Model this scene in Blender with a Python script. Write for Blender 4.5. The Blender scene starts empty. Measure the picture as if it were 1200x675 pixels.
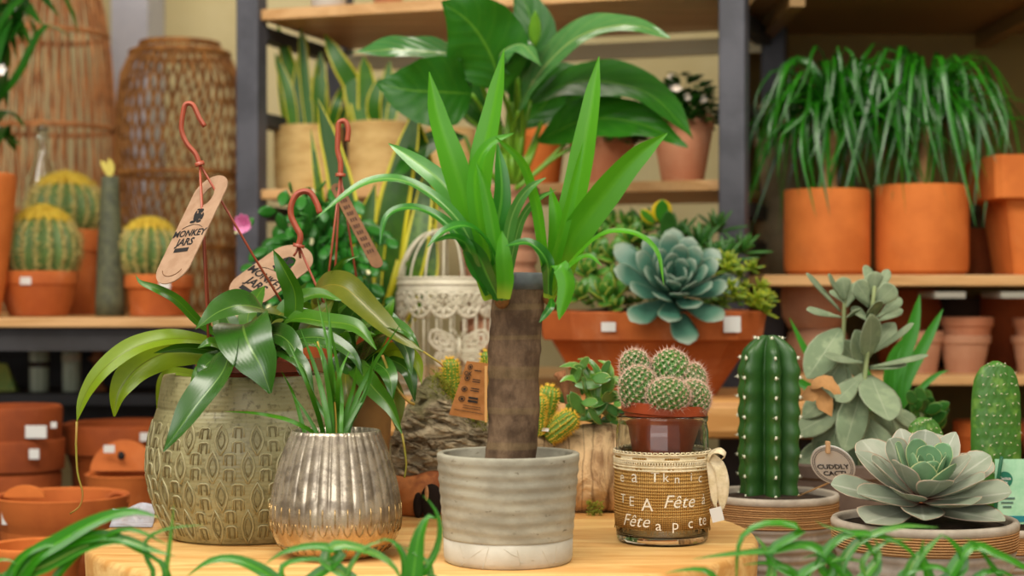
import bpy, math, random
from mathutils import Vector, Matrix, noise
random.seed(7)
F, HZ, CZ = 2000.0, 345.0, 1.15          # focal length in px, horizon row, camera height
PI = math.pi
col = bpy.context.scene.collection
def P(px, py, D): return Vector(((px-600)/F*D, D, CZ+(HZ-py)/F*D))
def S(D): return D/F
def C(h):
    h = h.lstrip('#'); r = []
    for i in (0, 2, 4):
        c = int(h[i:i+2], 16)/255.0
        r.append(c/12.92 if c <= 0.04045 else ((c+0.055)/1.055)**2.4)
    return (r[0], r[1], r[2], 1.0)
C0 = C
def U(a, b): return random.uniform(a, b)
def spl(pts, n):
    pts = [Vector(p) for p in pts]
    if len(pts) == 2: return [pts[0].lerp(pts[1], i/(n-1)) for i in range(n)]
    p = [pts[0]*2-pts[1]] + pts + [pts[-1]*2-pts[-2]]
    m = len(pts)-1; out = []; ln = [max((pts[i+1]-pts[i]).length, 1e-9) for i in range(m)]; tot = sum(ln)
    kn = [0.]
    for i in range(len(p)-1): kn.append(kn[-1]+max((p[i+1]-p[i]).length, 1e-9)**.5)
    for i in range(n):
        s = i/(n-1)*tot; k = 0
        while k < m-1 and s > ln[k]: s -= ln[k]; k += 1
        t0, t1, t2, t3 = kn[k:k+4]; a, b, c, d = p[k:k+4]; t = t1+(t2-t1)*min(1, s/ln[k])
        A1 = a*((t1-t)/(t1-t0))+b*((t-t0)/(t1-t0)); A2 = b*((t2-t)/(t2-t1))+c*((t-t1)/(t2-t1)); A3 = c*((t3-t)/(t3-t2))+d*((t-t2)/(t3-t2))
        B1 = A1*((t2-t)/(t2-t0))+A2*((t-t0)/(t2-t0)); B2 = A2*((t3-t)/(t3-t1))+A3*((t-t1)/(t3-t1))
        out.append(B1*((t2-t)/(t2-t1))+B2*((t-t1)/(t2-t1)))
    return out
def pspl(pts, D, n=16):                    # pixel control points (x, y[, D])
    return spl([P(p[0], p[1], p[2] if len(p) > 2 else D) for p in pts], n)
def interp(tab, t):
    for (a, va), (b, vb) in zip(tab, tab[1:]):
        if t <= b: return va+(vb-va)*((t-a)/(b-a) if b > a else 0)
    return tab[-1][1]
PROF = {
 'lance': [(0, .35), (.15, .6), (.4, .95), (.6, 1), (.8, .78), (.92, .42), (1, .02)],
 'strap': [(0, .7), (.2, .9), (.5, 1), (.75, .8), (.9, .45), (1, .03)],
 'oval':  [(0, .12), (.12, .5), (.3, .88), (.5, 1), (.7, .9), (.85, .62), (.95, .3), (1, .03)],
 'broad': [(0, .1), (.1, .5), (.25, .9), (.42, 1), (.62, .88), (.8, .55), (.93, .2), (1, .02)],
 'spat':  [(0, .22), (.2, .35), (.45, .75), (.7, 1), (.85, .95), (.95, .6), (1, .05)],
 'grass': [(0, .9), (.5, 1), (.8, .6), (1, .05)],
 'sword': [(0, .75), (.3, 1), (.6, .95), (.85, .6), (1, .03)],
 'nep':   [(0, .25), (.15, .55), (.4, 1), (.6, .98), (.8, .68), (.92, .3), (1, .05)],
}
class MB:
    def __init__(s): s.v = []; s.f = []; s.a = []; s.m = []; s.mi = 0
    def add(s, vs, fs, at=None):
        o = len(s.v); s.v += [Vector(v) for v in vs]
        s.a += at if at else [(0, 0, 0)]*len(vs)
        s.f += [tuple(i+o for i in f) for f in fs]; s.m += [s.mi]*len(fs)
    def loft(s, rings, cap0=True, cap1=True, rnd=0, closed=True):
        n = len(rings[0]); vs = []; at = []; fs = []; m = len(rings)
        for j, r in enumerate(rings):
            for i, p in enumerate(r): vs.append(p); at.append((i/n*2-1, j/(m-1), rnd))
        for j in range(m-1):
            for i in range(n if closed else n-1):
                k = (i+1) % n; fs.append((j*n+i, j*n+k, (j+1)*n+k, (j+1)*n+i))
        if cap0: fs.append(tuple(range(n))[::-1])
        if cap1: fs.append(tuple(range((m-1)*n, m*n)))
        s.add(vs, fs, at)
    def tube(s, pts, r, n=8, cap=True, flat=None, rnd=0):
        pts = [Vector(p) for p in pts]; m = len(pts)
        rr = r if isinstance(r, (list, tuple)) else [r]*m
        if len(rr) != m: rr = [interp([(i/(len(rr)-1), x) for i, x in enumerate(rr)], j/(m-1)) for j in range(m)]
        t0 = (pts[1]-pts[0]).normalized()
        a = Vector((0, 0, 1)) if abs(t0.z) < .9 else Vector((0, 1, 0))
        nx = t0.cross(a).normalized(); rings = []
        for j, p in enumerate(pts):
            t = (pts[min(j+1, m-1)]-pts[max(j-1, 0)]).normalized()
            nx = (nx-t*nx.dot(t)).normalized(); b = t.cross(nx)
            rings.append([p+(nx*math.cos(2*PI*i/n)+b*math.sin(2*PI*i/n)*(flat or 1))*rr[j] for i in range(n)])
        s.loft(rings, cap, cap, rnd)
    def lathe(s, prof, c, n=48, mod=None, cap0=True, cap1=False, ax=None):
        c = Vector(c); rings = []
        for r, z in prof:
            ring = []
            for i in range(n):
                th = 2*PI*i/n; q = mod(th, r, z) if mod else r
                p = Vector((q*math.cos(th), q*math.sin(th), z))
                ring.append(c+(ax @ p if ax else p))
            rings.append(ring)
        s.loft(rings, cap0, cap1)
    def box(s, c, sz, R=None):
        c = Vector(c); vs = []
        for dx in (-.5, .5):
            for dy in (-.5, .5):
                for dz in (-.5, .5):
                    p = Vector((dx*sz[0], dy*sz[1], dz*sz[2])); vs.append(c+(R @ p if R else p))
        s.add(vs, [(0, 1, 3, 2), (4, 6, 7, 5), (0, 4, 5, 1), (2, 3, 7, 6), (0, 2, 6, 4), (1, 5, 7, 3)])
    def quad(s, a, b, c, d):
        s.add([a, b, c, d], [(0, 1, 2, 3)], [(-1, 0, 0), (1, 0, 0), (1, 1, 0), (-1, 1, 0)])
    def ball(s, c, r, n=10, m=7, sc=(1, 1, 1), R=None):
        rings = []
        for j in range(m+1):
            ph = -PI/2+PI*j/m; q = max(math.cos(ph), .02)
            ring = []
            for i in range(n):
                p = Vector((q*math.cos(2*PI*i/n)*sc[0], q*math.sin(2*PI*i/n)*sc[1], math.sin(ph)*sc[2]))*r
                ring.append(Vector(c)+(R @ p if R else p))
            rings.append(ring)
        s.loft(rings)
    def leaf(s, pts, w, nrm=(0, -1, .35), prof='lance', fold=.15, wave=0, k=2, cup=0, rnd=None, twist=0, wf=5):
        nrm = Vector(nrm); m = len(pts); tab = PROF[prof]; rnd = random.random() if rnd is None else rnd
        vs = []; at = []; fs = []; nc = 2*k+1; ph = U(0, 6); ps = None
        for j, p in enumerate(pts):
            t = (pts[min(j+1, m-1)]-pts[max(j-1, 0)]).normalized(); v = j/(m-1)
            sd = t.cross(nrm)
            if sd.length < 1e-4: sd = Vector((1, 0, 0))
            sd.normalize()
            if ps and sd.dot(ps) < 0: sd = -sd
            ps = sd; up = sd.cross(t).normalized()
            if twist:
                q = Matrix.Rotation(twist*v, 3, t); sd = q @ sd; up = q @ up
            hw = w*interp(tab, v)/2
            for i in range(-k, k+1):
                u = i/k
                off = sd*hw*u*(1-.12*abs(u)*cup) + up*hw*(fold*abs(u)+cup*u*u*.5)
                if wave: off += up*w*wave*math.sin(v*wf*PI+ph+(2 if i < 0 else 0))*abs(u)**2
                vs.append(p+off); at.append((u, v, rnd))
        for j in range(m-1):
            for i in range(nc-1):
                fs.append((j*nc+i, j*nc+i+1, (j+1)*nc+i+1, (j+1)*nc+i))
        s.add(vs, fs, at)
    def petal(s, b, d, nrm, L, W, T, prof='spat', bend=.3, cup=.3, rnd=None, m=8, n=8):
        b = Vector(b); d = Vector(d).normalized(); nrm = Vector(nrm); sd = d.cross(nrm)
        if sd.length < 1e-4: sd = d.orthogonal()
        sd.normalize(); up = sd.cross(d).normalized(); rnd = random.random() if rnd is None else rnd
        tab = PROF[prof]; rings = []; o = len(s.v); at = []
        for j in range(m+1):
            v = j/m; v = 1-(1-v)**1.3; hw = W/2*interp(tab, v); th = T/2*(math.sin(PI*min(1, v*.85+.12))**.6)*min(1, hw/(W*.16)+.15)
            c = b+d*L*(v-.12*bend*v*v)+up*L*bend*v*v; ring = []
            for i in range(n):
                a = 2*PI*i/n; x = math.cos(a); y = math.sin(a)
                ring.append(c+sd*hw*x+up*(th*y+cup*hw*x*x*.6)); at.append((x, v, rnd))
            rings.append(ring)
        s.loft(rings); s.a[o:] = at
    def spine(s, p, d, L, r):
        d = Vector(d).normalized(); a = d.orthogonal().normalized(); b = d.cross(a); p = Vector(p)
        s.add([p+a*r, p+(b*.87-a*.5)*r, p+(-b*.87-a*.5)*r, p+d*L], [(0, 1, 3), (1, 2, 3), (2, 0, 3)])
def build(mb, name, mats, root=None, parent=None, smooth=True, base=None, bevel=0, solid=0, sub=0, label=None, cat=None, group=None, kind=None, auto=False):
    me = bpy.data.meshes.new(name)
    org = Vector(root['_o']) if root else (Vector(base) if base else Vector((0, 0, 0)))
    me.from_pydata([v-org for v in mb.v], [], mb.f)
    if not isinstance(mats, (list, tuple)): mats = [mats]
    for m in mats: me.materials.append(m)
    for p, mi in zip(me.polygons, mb.m): p.material_index = mi; p.use_smooth = smooth
    at = me.attributes.new('lf', 'FLOAT_VECTOR', 'POINT')
    at.data.foreach_set('vector', [c for a in mb.a for c in a])
    me.update()
    o = bpy.data.objects.new(name, me); col.objects.link(o)
    if root: o.parent = parent or root
    else: o.location = org
    if auto: me.set_sharp_from_angle(angle=R_(35))
    if bevel:
        b = o.modifiers.new('b', 'BEVEL'); b.width = bevel; b.segments = 2; b.limit_method = 'ANGLE'
    if solid:
        b = o.modifiers.new('s', 'SOLIDIFY'); b.thickness = solid; b.offset = 0
    if sub:
        b = o.modifiers.new('d', 'SUBSURF'); b.levels = sub; b.render_levels = sub
    tag(o, label, cat, group, kind)
    return o
def R_(d): return math.radians(d)
def tag(o, label=None, cat=None, group=None, kind=None):
    if label: o['label'] = label
    if cat: o['category'] = cat
    if group: o['group'] = group
    if kind: o['kind'] = kind
    return o
def thing(name, label, cat, loc, group=None):
    o = bpy.data.objects.new(name, None); col.objects.link(o); o.empty_display_size = .02
    o.location = loc; o['_o'] = list(loc); tag(o, label, cat, group); return o
def dup(root, loc, label=None, rz=0, sc=1, group=None):
    def cp(o, par):
        c = o.copy(); col.objects.link(c)
        if par: c.parent = par
        for ch in list(o.children): cp(ch, c)
        return c
    r = cp(root, None); r.location = loc; r.rotation_euler = (0, 0, rz); r.scale = (sc, sc, sc)
    tag(r, label, None, group); return r
def struct(mb, name, m, **k): return build(mb, name, m, kind='structure', **k)
# ---------- materials ----------
class NT:
    def __init__(s, name):
        s.m = bpy.data.materials.new(name); s.m.use_nodes = True; s.t = s.m.node_tree; s.n = s.t.nodes
        s.b = s.n['Principled BSDF']; s.out = s.n['Material Output']; s.co = None
    def coord(s):
        if not s.co: s.co = s.n.new('ShaderNodeTexCoord')
        return s.co.outputs['Object']
    def lk(s, a, b): s.t.links.new(a, b)
    def val(s, x, sock):
        if isinstance(x, (int, float)): sock.default_value = x
        elif isinstance(x, tuple): sock.default_value = x
        else: s.lk(x, sock)
    def noise(s, scale, detail=4, rough=.6, stretch=None, dist=0, out='Fac'):
        n = s.n.new('ShaderNodeTexNoise'); n.inputs['Scale'].default_value = scale
        n.inputs['Detail'].default_value = detail; n.inputs['Roughness'].default_value = rough; n.inputs['Distortion'].default_value = dist
        c = s.coord()
        if stretch:
            mp = s.n.new('ShaderNodeMapping'); mp.inputs['Scale'].default_value = stretch; s.lk(c, mp.inputs['Vector']); c = mp.outputs[0]
        s.lk(c, n.inputs['Vector']); return n.outputs[out]
    def wave(s, scale, stretch=(1, 1, 1), dist=2, dscale=1, kind='BANDS', dirn='Z', detail=2):
        n = s.n.new('ShaderNodeTexWave'); n.wave_type = kind
        if kind == 'BANDS': n.bands_direction = dirn
        else: n.rings_direction = dirn
        n.inputs['Scale'].default_value = scale; n.inputs['Distortion'].default_value = dist; n.inputs['Detail Scale'].default_value = dscale; n.inputs['Detail'].default_value = detail
        mp = s.n.new('ShaderNodeMapping'); mp.inputs['Scale'].default_value = stretch; s.lk(s.coord(), mp.inputs['Vector']); s.lk(mp.outputs[0], n.inputs['Vector'])
        return n.outputs['Fac']
    def voro(s, scale, feat='F1', stretch=None):
        n = s.n.new('ShaderNodeTexVoronoi'); n.feature = feat; n.inputs['Scale'].default_value = scale
        c = s.coord()
        if stretch:
            mp = s.n.new('ShaderNodeMapping'); mp.inputs['Scale'].default_value = stretch; s.lk(c, mp.inputs['Vector']); c = mp.outputs[0]
        s.lk(c, n.inputs['Vector']); return n.outputs['Distance']
    def ramp(s, fac, lo, hi, a=0., b=1.):
        n = s.n.new('ShaderNodeMapRange'); n.interpolation_type = 'SMOOTHSTEP'
        s.val(fac, n.inputs['Value']); n.inputs['From Min'].default_value = lo; n.inputs['From Max'].default_value = hi
        n.inputs['To Min'].default_value = a; n.inputs['To Max'].default_value = b; return n.outputs['Result']
    def mix(s, fac, a, b, mode='MIX'):
        n = s.n.new('ShaderNodeMix'); n.data_type = 'RGBA'; n.blend_type = mode
        s.val(fac, n.inputs['Factor']); s.val(a, n.inputs[6]); s.val(b, n.inputs[7]); return n.outputs[2]
    def math(s, op, a, b=0.):
        n = s.n.new('ShaderNodeMath'); n.operation = op; s.val(a, n.inputs[0]); s.val(b, n.inputs[1]); return n.outputs[0]
    def lf(s):
        n = s.n.new('ShaderNodeAttribute'); n.attribute_name = 'lf'; x = s.n.new('ShaderNodeSeparateXYZ')
        s.lk(n.outputs['Vector'], x.inputs[0]); return x.outputs[0], x.outputs[1], x.outputs[2]
    def bump(s, h, strength=.3, dist=.002):
        n = s.n.new('ShaderNodeBump'); n.inputs['Strength'].default_value = strength; n.inputs['Distance'].default_value = dist
        s.lk(h, n.inputs['Height'])
        if s.b.inputs['Normal'].is_linked: s.lk(s.b.inputs['Normal'].links[0].from_socket, n.inputs['Normal'])
        s.lk(n.outputs[0], s.b.inputs['Normal'])
    def fin(s, color, rough=.5, metal=0, spec=None, coat=0, transl=0, tcol=None):
        s.val(color, s.b.inputs['Base Color']); s.val(rough, s.b.inputs['Roughness']); s.val(metal, s.b.inputs['Metallic'])
        if spec is not None: s.b.inputs['Specular IOR Level'].default_value = spec
        if coat: s.b.inputs['Coat Weight'].default_value = coat
        if transl:
            t = s.n.new('ShaderNodeBsdfTranslucent'); s.val(tcol or color, t.inputs['Color'])
            x = s.n.new('ShaderNodeMixShader'); x.inputs[0].default_value = transl
            s.lk(s.b.outputs[0], x.inputs[1]); s.lk(t.outputs[0], x.inputs[2]); s.lk(x.outputs[0], s.out.inputs['Surface'])
        return s.m
def plain(name, c, rough=.6, c2=None, sc=20, bump=0, bsc=None, metal=0, stretch=None, spec=.3, bdist=.002, lo=.35, hi=.65):
    t = NT(name); a = C(c)
    color = t.mix(t.ramp(t.noise(sc, 4, .6, stretch), lo, hi), a, C(c2)) if c2 else a
    if bump: t.bump(t.noise(bsc or sc*2, 5, .65, stretch), bump, bdist)
    return t.fin(color, rough, metal, spec)
def leafm(name, c, mid=None, edge=None, dark=None, rough=.35, transl=.25, midw=.08, edgew=.8, veins=0, spec=.5, var=.5, tipc=None, basec=None, tcol=None, spot=None, spotscale=200, warm=True, stri=.05, veinc=.1):
    t = NT(name); u, v, r = t.lf(); au = t.math('ABSOLUTE', u)
    C = (lambda h: (lambda q: (min(1, q[0]*1.18), q[1], q[2]*.6, 1))(C0(h))) if warm else C0
    a = t.mix(r, C(c), C(dark or c)) if dark else C(c)
    n = t.noise(35, 3)
    a = t.mix(t.math('MULTIPLY', t.ramp(n, .3, .7), var), a, C(dark or c))
    if spot: a = t.mix(t.ramp(t.noise(spotscale, 3, .6), .5, .65), a, C(spot))
    if veins:
        w = t.math('SINE', t.math('ADD', t.math('MULTIPLY', v, veins), t.math('MULTIPLY', au, -veins*.25)))
        t.bump(w, .18, .001)
        a = t.mix(t.math('MULTIPLY', t.ramp(w, .6, 1.), veinc), a, C(mid or c))
    else:
        w = t.math('SINE', t.math('MULTIPLY', u, 40.)); t.bump(w, stri, .0005)
    if mid: a = t.mix(t.ramp(au, midw*.3, midw, .8, 0.), a, C(mid))
    if edge: a = t.mix(t.ramp(au, edgew, min(edgew+.12, 1)), a, C(edge))
    if tipc: a = t.mix(t.ramp(v, .75, 1.), a, C(tipc))
    if basec: a = t.mix(t.ramp(v, .0, .3, 1., 0.), a, C(basec))
    return t.fin(a, rough, 0, spec, 0, transl, C(tcol) if tcol else a)
def wood(name, c1, c2, scale=6, stretch=(1, 8, 8), rough=.45, spec=.4, bump=.08):
    t = NT(name); w = t.wave(scale, stretch, 4, 1.2, 'BANDS', 'Y', 3); n = t.noise(scale*4, 5, .6, stretch)
    f = t.math('MULTIPLY', t.math('ADD', w, n), .5)
    t.bump(n, bump, .001)
    return t.fin(t.mix(t.ramp(f, .25, .75), C(c1), C(c2)), rough, 0, spec)
def wood2(name, c1, c2, st=(1.2, 9, 9), sc=3, rough=.42):
    t = NT(name); n = t.noise(sc, 6, .55, st, 1.2); n2 = t.noise(sc*9, 4, .6, (st[0]*.5, st[1], st[2])); f = t.math('ADD', t.math('MULTIPLY', n, .75), t.math('MULTIPLY', n2, .25))
    t.bump(n2, .05, .001)
    a = t.mix(t.ramp(f, .36, .62), C(c1), C(c2)); return t.fin(a, rough, 0, .4)
def terra(name, c='c26a30', c2='a05024', pale='d9a078', amt=.35, rough=.75):
    t = NT(name); a = t.mix(t.ramp(t.noise(9, 4, .6), .3, .7), C(c), C(c2))
    a = t.mix(t.math('MULTIPLY', t.ramp(t.noise(5, 6, .7, None, .6), .5, .72), amt), a, C(pale))
    t.bump(t.noise(120, 4), .1, .001); t.bump(t.wave(14, (1, 1, 1), 1.5, 1, 'BANDS', 'Z'), .06, .001)
    return t.fin(a, rough, 0, .25)
M = {}
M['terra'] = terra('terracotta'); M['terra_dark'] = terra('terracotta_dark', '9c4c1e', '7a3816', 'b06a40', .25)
M['terra_pale'] = terra('terracotta_pale', 'b98a6c', 'a87457', 'd0b49a', .5); M['terra_pink'] = terra('terracotta_pink', 'c98e6c', 'b87452', 'dcbca0', .8)
M['terra_or'] = terra('terracotta_orange', 'd67a38', 'bb642a', 'd99660', .25)
M['pine'] = wood2('pine_table', 'f0c782', 'd49a54', (1.1, 8, 8), 3.2, .36); M['pine_side'] = wood2('pine_side', 'ecc684', 'd3a05c', (1, 1, 7), 4)
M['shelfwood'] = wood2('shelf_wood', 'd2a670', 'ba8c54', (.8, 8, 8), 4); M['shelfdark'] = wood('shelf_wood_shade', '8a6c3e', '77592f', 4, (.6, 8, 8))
M['post'] = plain('grey_paint', '55565e', .5, '46474e', 12); M['beam'] = plain('charcoal_paint', '3a393b', .55, '302e2e', 12)
M['white_paper'] = plain('white_paper', 'd2d1cc', .6)
M['soil'] = plain('dark_soil', '3a2a1c', .95, '241810', 60, .8, 120, bdist=.004)
M['black'] = plain('black_ink', '1d1b1a', .7)
# ---------- room ----------
b = MB(); b.box((0, 1.6, -.05), (6, 6.4, .1)); struct(b, 'floor', wood('floor_boards', '7a5a3c', '5d4229', 3, (1, 6, 1)), smooth=False)
b = MB(); b.box((0, 4.35, 1.45), (6, .1, 2.9)); struct(b, 'wall_back', plain('cream_wall', 'cbbf94', .9, 'c0b284', 3), smooth=False)
b = MB(); b.box((-3.05, 1.6, 1.45), (.1, 6.4, 2.9)); struct(b, 'wall_left', M_w := plain('side_wall', '9c9480', .9), smooth=False)
b = MB(); b.box((3.05, 1.6, 1.45), (.1, 6.4, 2.9)); struct(b, 'wall_right', M_w, smooth=False)
b = MB(); b.box((0, 1.6, 2.95), (6.2, 6.4, .1)); struct(b, 'ceiling', plain('ceiling_paint', 'd8d4c8', .9), smooth=False)
b = MB(); b.box((P(146, 0, 4.05).x, 4.2, 1.45), (.088, .2, 2.9)); struct(b, 'trim_1', plain('pale_grey_column', 'b9b9c2', .6, 'a9a9b4', 5), smooth=False)
# ---------- racks ----------
A = Vector((-.4728, 3.1, 0)); Bp = Vector((.3666, 2.82, 0)); E = Vector((.9486, -.3164, 0)); G = Vector((.3164, .9486, 0))
RA = Matrix.Rotation(math.atan2(E.y, E.x), 3, 'Z')
rack = thing('shelf_rack', 'tall charcoal grey metal rack with pine shelves holding the snake plants', 'shelf rack', A)
def rbox(b, s, g, z, ls, lg, lz):           # along rack, depth, height
    c = A+E*(s+ls/2)+G*(g+lg/2); b.box((c.x, c.y, z+lz/2), (ls, lg, lz), RA)
LR = (Bp-A).length
for s in (-.022, LR-.022):
    for g in (-.02, .37):
        b = MB(); rbox(b, s, g, 0, .044, .04, 2.3); build(b, 'post', M['post'], rack, smooth=False, bevel=.003)
for z in (1.643-.03, 1.32-.035, 1.22, 1.455, .98):
    for s in (.0, LR-.022):
        b = MB(); rbox(b, s-.008, .02, z, .03, .35, .026); build(b, 'side_rail', M['beam'], rack, smooth=False, bevel=.003)
for z, th in ((1.646, .02), (1.322, .018), (.99, .018)):
    b = MB(); rbox(b, .02, -.005, z, LR-.04, .39, th); build(b, 'shelf_board', M['shelfwood'] if z < 1.5 else M['shelfwood'], rack, smooth=False, bevel=.002)
b = MB(); rbox(b, .02, .36, 1.60, LR-.04, .015, .03); build(b, 'back_rail', plain('cream_rail', 'cdc6a6', .6), rack, smooth=False)
rr = thing('shelf_rack', 'pine shelf unit at right holding the ponytail palms and stacked clay pots', 'shelf rack', (.41, 2.8, 0))
for z, th, y0 in ((1.65, .02, 2.8), (1.164, .018, 2.8), (1.001, .016, 2.8), (.845, .018, 2.8)):
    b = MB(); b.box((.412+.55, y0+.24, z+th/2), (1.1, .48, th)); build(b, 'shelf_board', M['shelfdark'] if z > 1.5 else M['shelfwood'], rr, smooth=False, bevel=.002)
for x in (1.5, .43):
    for y in (2.83, 3.25):
        if x < 1 and y < 3: continue
        b = MB(); b.box((x, y, 1.15), (.04, .04, 2.3)); build(b, 'post', M['post'], rr, smooth=False, bevel=.003)
b = MB(); b.box((.99, 3.31, 1.15), (1.16, .02, 2.3)); build(b, 'shade_panel', plain('olive_wall_shade', '7d6a38', .8, '6d5a2e', 3), rr, smooth=False)  # added panel; wall shade behind the shelves is put into its olive colour
for x in (.47, .90):
    b = MB(); b.box((x, 3.04, 1.637), (.025, .46, .026)); build(b, 'shelf_bearer', M['shelfdark'], rr, smooth=False)
for px in (1112, 1190):                       # white price rails under the shelf board
    q = P(px, 349, 2.79); b = MB(); b.box((q.x+.005, 2.86, 1.149), (.05, .12, .010)); build(b, 'price_rail', M.setdefault('rail', plain('grey_rail', '9a978a', .6)), rr, smooth=False)
# left display table and low table
lt = thing('display_table', 'long display table with wood top and charcoal apron under the barrel cacti', 'table', (-.9, 2.85, 0))
b = MB(); b.box((-1.05, 3.38, 1.111-.008), (1.1, 1.06, .016)); build(b, 'table_top', M['shelfwood'], lt, smooth=False, bevel=.002)
b = MB(); b.box((-1.05, 2.885, 1.075), (1.09, .03, .04)); build(b, 'apron', M['beam'], lt, smooth=False); b = MB(); b.box((-1.05, 3.86, 1.075), (1.09, .03, .04)); build(b, 'apron', M['beam'], lt, smooth=False)
for x in (-1.55, -.516):
    for y in (2.9, 3.86):
        b = MB(); b.box((x, y, .53), (.04, .04, 1.06)); build(b, 'leg', M['beam'], lt, smooth=False)
lo = thing('low_shelf', 'low dark shelf at left carrying the stacked terracotta bowls', 'shelf', (-.9, 2.4, 0))
b = MB(); b.box((-.98, 2.55, .722), (.92, 1.04, .03)); build(b, 'shelf_board', M['beam'], lo, smooth=False)
b = MB(); b.box((-1.0, 3.2, .96), (.94, .24, .02)); build(b, 'upper_board', M['beam'], lo, smooth=False)
b = MB(); b.box((-1.0, 3.33, .95), (.94, .012, .2)); build(b, 'shade_panel', M['beam'], lo, smooth=False)  # added dark sheet, stands in for the shade under the left table
for x in (-1.4, -.55):
    for y in (2.1, 3.28):
        b = MB(); b.box((x, y, .36 if y < 3 else .48), (.04, .04, .72 if y < 3 else .95)); build(b, 'leg', M['beam'], lo, smooth=False)
# bench behind the table
be = thing('bench', 'thick pine bench board behind the round table under the terracotta bowl', 'bench', (0, 2.5, 0))
b = MB(); b.box((.01, 2.6175, .97), (.96, .335, .057)); build(b, 'board', wood('bench_wood', 'd8a566', 'c08a4c', 6, (1, 6, 6)), be, smooth=False, bevel=.012)
for x in (-.42, .44):
    for y in (2.5, 2.74):
        b = MB(); b.box((x, y, .471), (.04, .04, .942)); build(b, 'leg', M['beam'], be, smooth=False)
# round foreground table
TZ = CZ-.26
t = thing('round_table', 'round light pine table in the foreground carrying the planters', 'table', (-.095, 1.86, 0))
b = MB(); b.lathe([(0.001, TZ-.07), (.352, TZ-.07), (.357, TZ-.065), (.36, TZ-.006), (.357, TZ-.001), (.355, TZ), (0.001, TZ)], (-.095, 1.86, 0), 128); build(b, 'table_top', M['pine'], t, auto=True)
b = MB(); b.lathe([(.2, 0), (.2, .02), (.05, .05), (.04, .4), (.05, TZ-.09), (.16, TZ-.07)], (-.095, 1.86, 0), 40, cap1=True); build(b, 'pedestal', M['pine_side'], t)
T2 = CZ-.36
t = thing('side_table', 'lower pale wood table at right beneath the rope-banded planters', 'table', (.7, 1.98, 0))
b = MB(); b.box((.72, 1.99, T2-.015), (.84, .88, .03)); build(b, 'table_top', M['pine_side'], t, smooth=False, bevel=.003)
for x in (.36, 1.1):
    for y in (1.6, 2.38):
        b = MB(); b.box((x, y, (T2-.03)/2), (.04, .04, T2-.03)); build(b, 'leg', M['pine_side'], t, smooth=False)
# camera
cd = bpy.data.cameras.new('camera'); cam = bpy.data.objects.new('camera', cd); col.objects.link(cam)
cam.location = (0, 0, CZ); cam.rotation_euler = (PI/2, 0, 0); cd.lens = 60; cd.sensor_width = 36; cd.shift_y = 7.5/1200
cd.dof.use_dof = True; cd.dof.focus_distance = 1.78; cd.dof.aperture_fstop = 4.6; cd.clip_start = .05
bpy.context.scene.camera = cam
# light
def area(name, loc, tgt, sz, e, c, sy=None):
    l = bpy.data.lights.new(name, 'AREA'); l.energy = e; l.size = sz; l.color = c
    if sy: l.shape = 'RECTANGLE'; l.size_y = sy
    o = bpy.data.objects.new(name, l); col.objects.link(o); o.location = loc
    o.rotation_euler = (Vector(tgt)-Vector(loc)).to_track_quat('-Z', 'Y').to_euler(); return o
area('ceiling_lamp', (-.5, .9, 2.75), (-.1, 2.2, .9), 1.4, 42, (1, .93, .82), .8)
area('ceiling_lamp', (1.4, 1.2, 2.75), (.5, 2.6, .9), 1.0, 26, (1, .93, .82), .8)
area('ceiling_lamp', (-1.8, 1.6, 2.7), (-.9, 3.2, 1.1), .9, 20, (1, .95, .88), .8)
area('ceiling_lamp', (-.2, 3.75, 2.75), (0, 3.9, 1.2), 1.6, 9, (1, .92, .78), .4)
area('front_fill_light', (-.6, -1.3, 1.9), (0, 2.4, 1.1), 2.6, 36, (1, .97, .93), 1.6)  # fill light added from the front, no window behind it
w = bpy.data.worlds.new('world'); bpy.context.scene.world = w; w.use_nodes = True
w.node_tree.nodes['Background'].inputs[0].default_value = (1, .93, .84, 1); w.node_tree.nodes['Background'].inputs[1].default_value = .42
vs = bpy.context.scene.view_settings; vs.view_transform = 'Standard'; vs.look = 'None'; vs.exposure = .17
# ---------- pot helpers ----------
def clay_pot(name, label, cat, cx, base_y, D, prof, mat, group=None, soil=None, n=48, extra=None, rot=0, inner=.88, cxyz=None):
    """prof: list of (r_px, y_px) bottom to top of the outside."""
    c = P(cx, base_y, D) if cxyz is None else Vector(cxyz)
    root = thing(name, label, cat, c, group); s = S(D)
    pts = [(.001, 0)]+[(r*s, (base_y-y)*s) for r, y in prof]
    rt, zt = pts[-1]; th = rt*(1-inner)
    pts += [(rt-th*.3, zt+th*.25), (rt-th, zt-th*.2)]
    zs = zt-(soil if soil is not None else 12)*s; pts += [(rt-th*1.15, zs), (.001, zs)]
    b = MB(); b.lathe(pts, c, n); build(b, 'pot' if soil is not None else 'body', mat, root, auto=True)
    if soil is not None:
        b = MB(); R = rt-th*1.1
        b.lathe([(R, zs-.001), (R*.6, zs+.004), (.001, zs+.006)], c, 32, mod=lambda th_, r, z: r*(1+.03*math.sin(5*th_))); build(b, 'soil', M['soil'], root)
    return root, c, c+Vector((0, 0, zs))
def sticker(root, cx, cy, D, w, h, R=None, ang=0, name='price_sticker', mat=None):
    c = P(cx, cy, D); s = S(D); b = MB(); n = 6; R = R or .2
    vs = []
    for j in (0, 1):
        for i in range(n+1):
            x = (i/n-.5)*w*s; y = (j-.5)*h*s; ca, sa = math.cos(ang), math.sin(ang)
            x, y = x*ca-y*sa, x*sa+y*ca; vs.append(c+Vector((x, x*x/(2*R)-.0006, y)))
    b.add(vs, [(i, i+1, n+1+i+1, n+1+i) for i in range(n)]); return build(b, name, mat or M['white_paper'], root)
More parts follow.
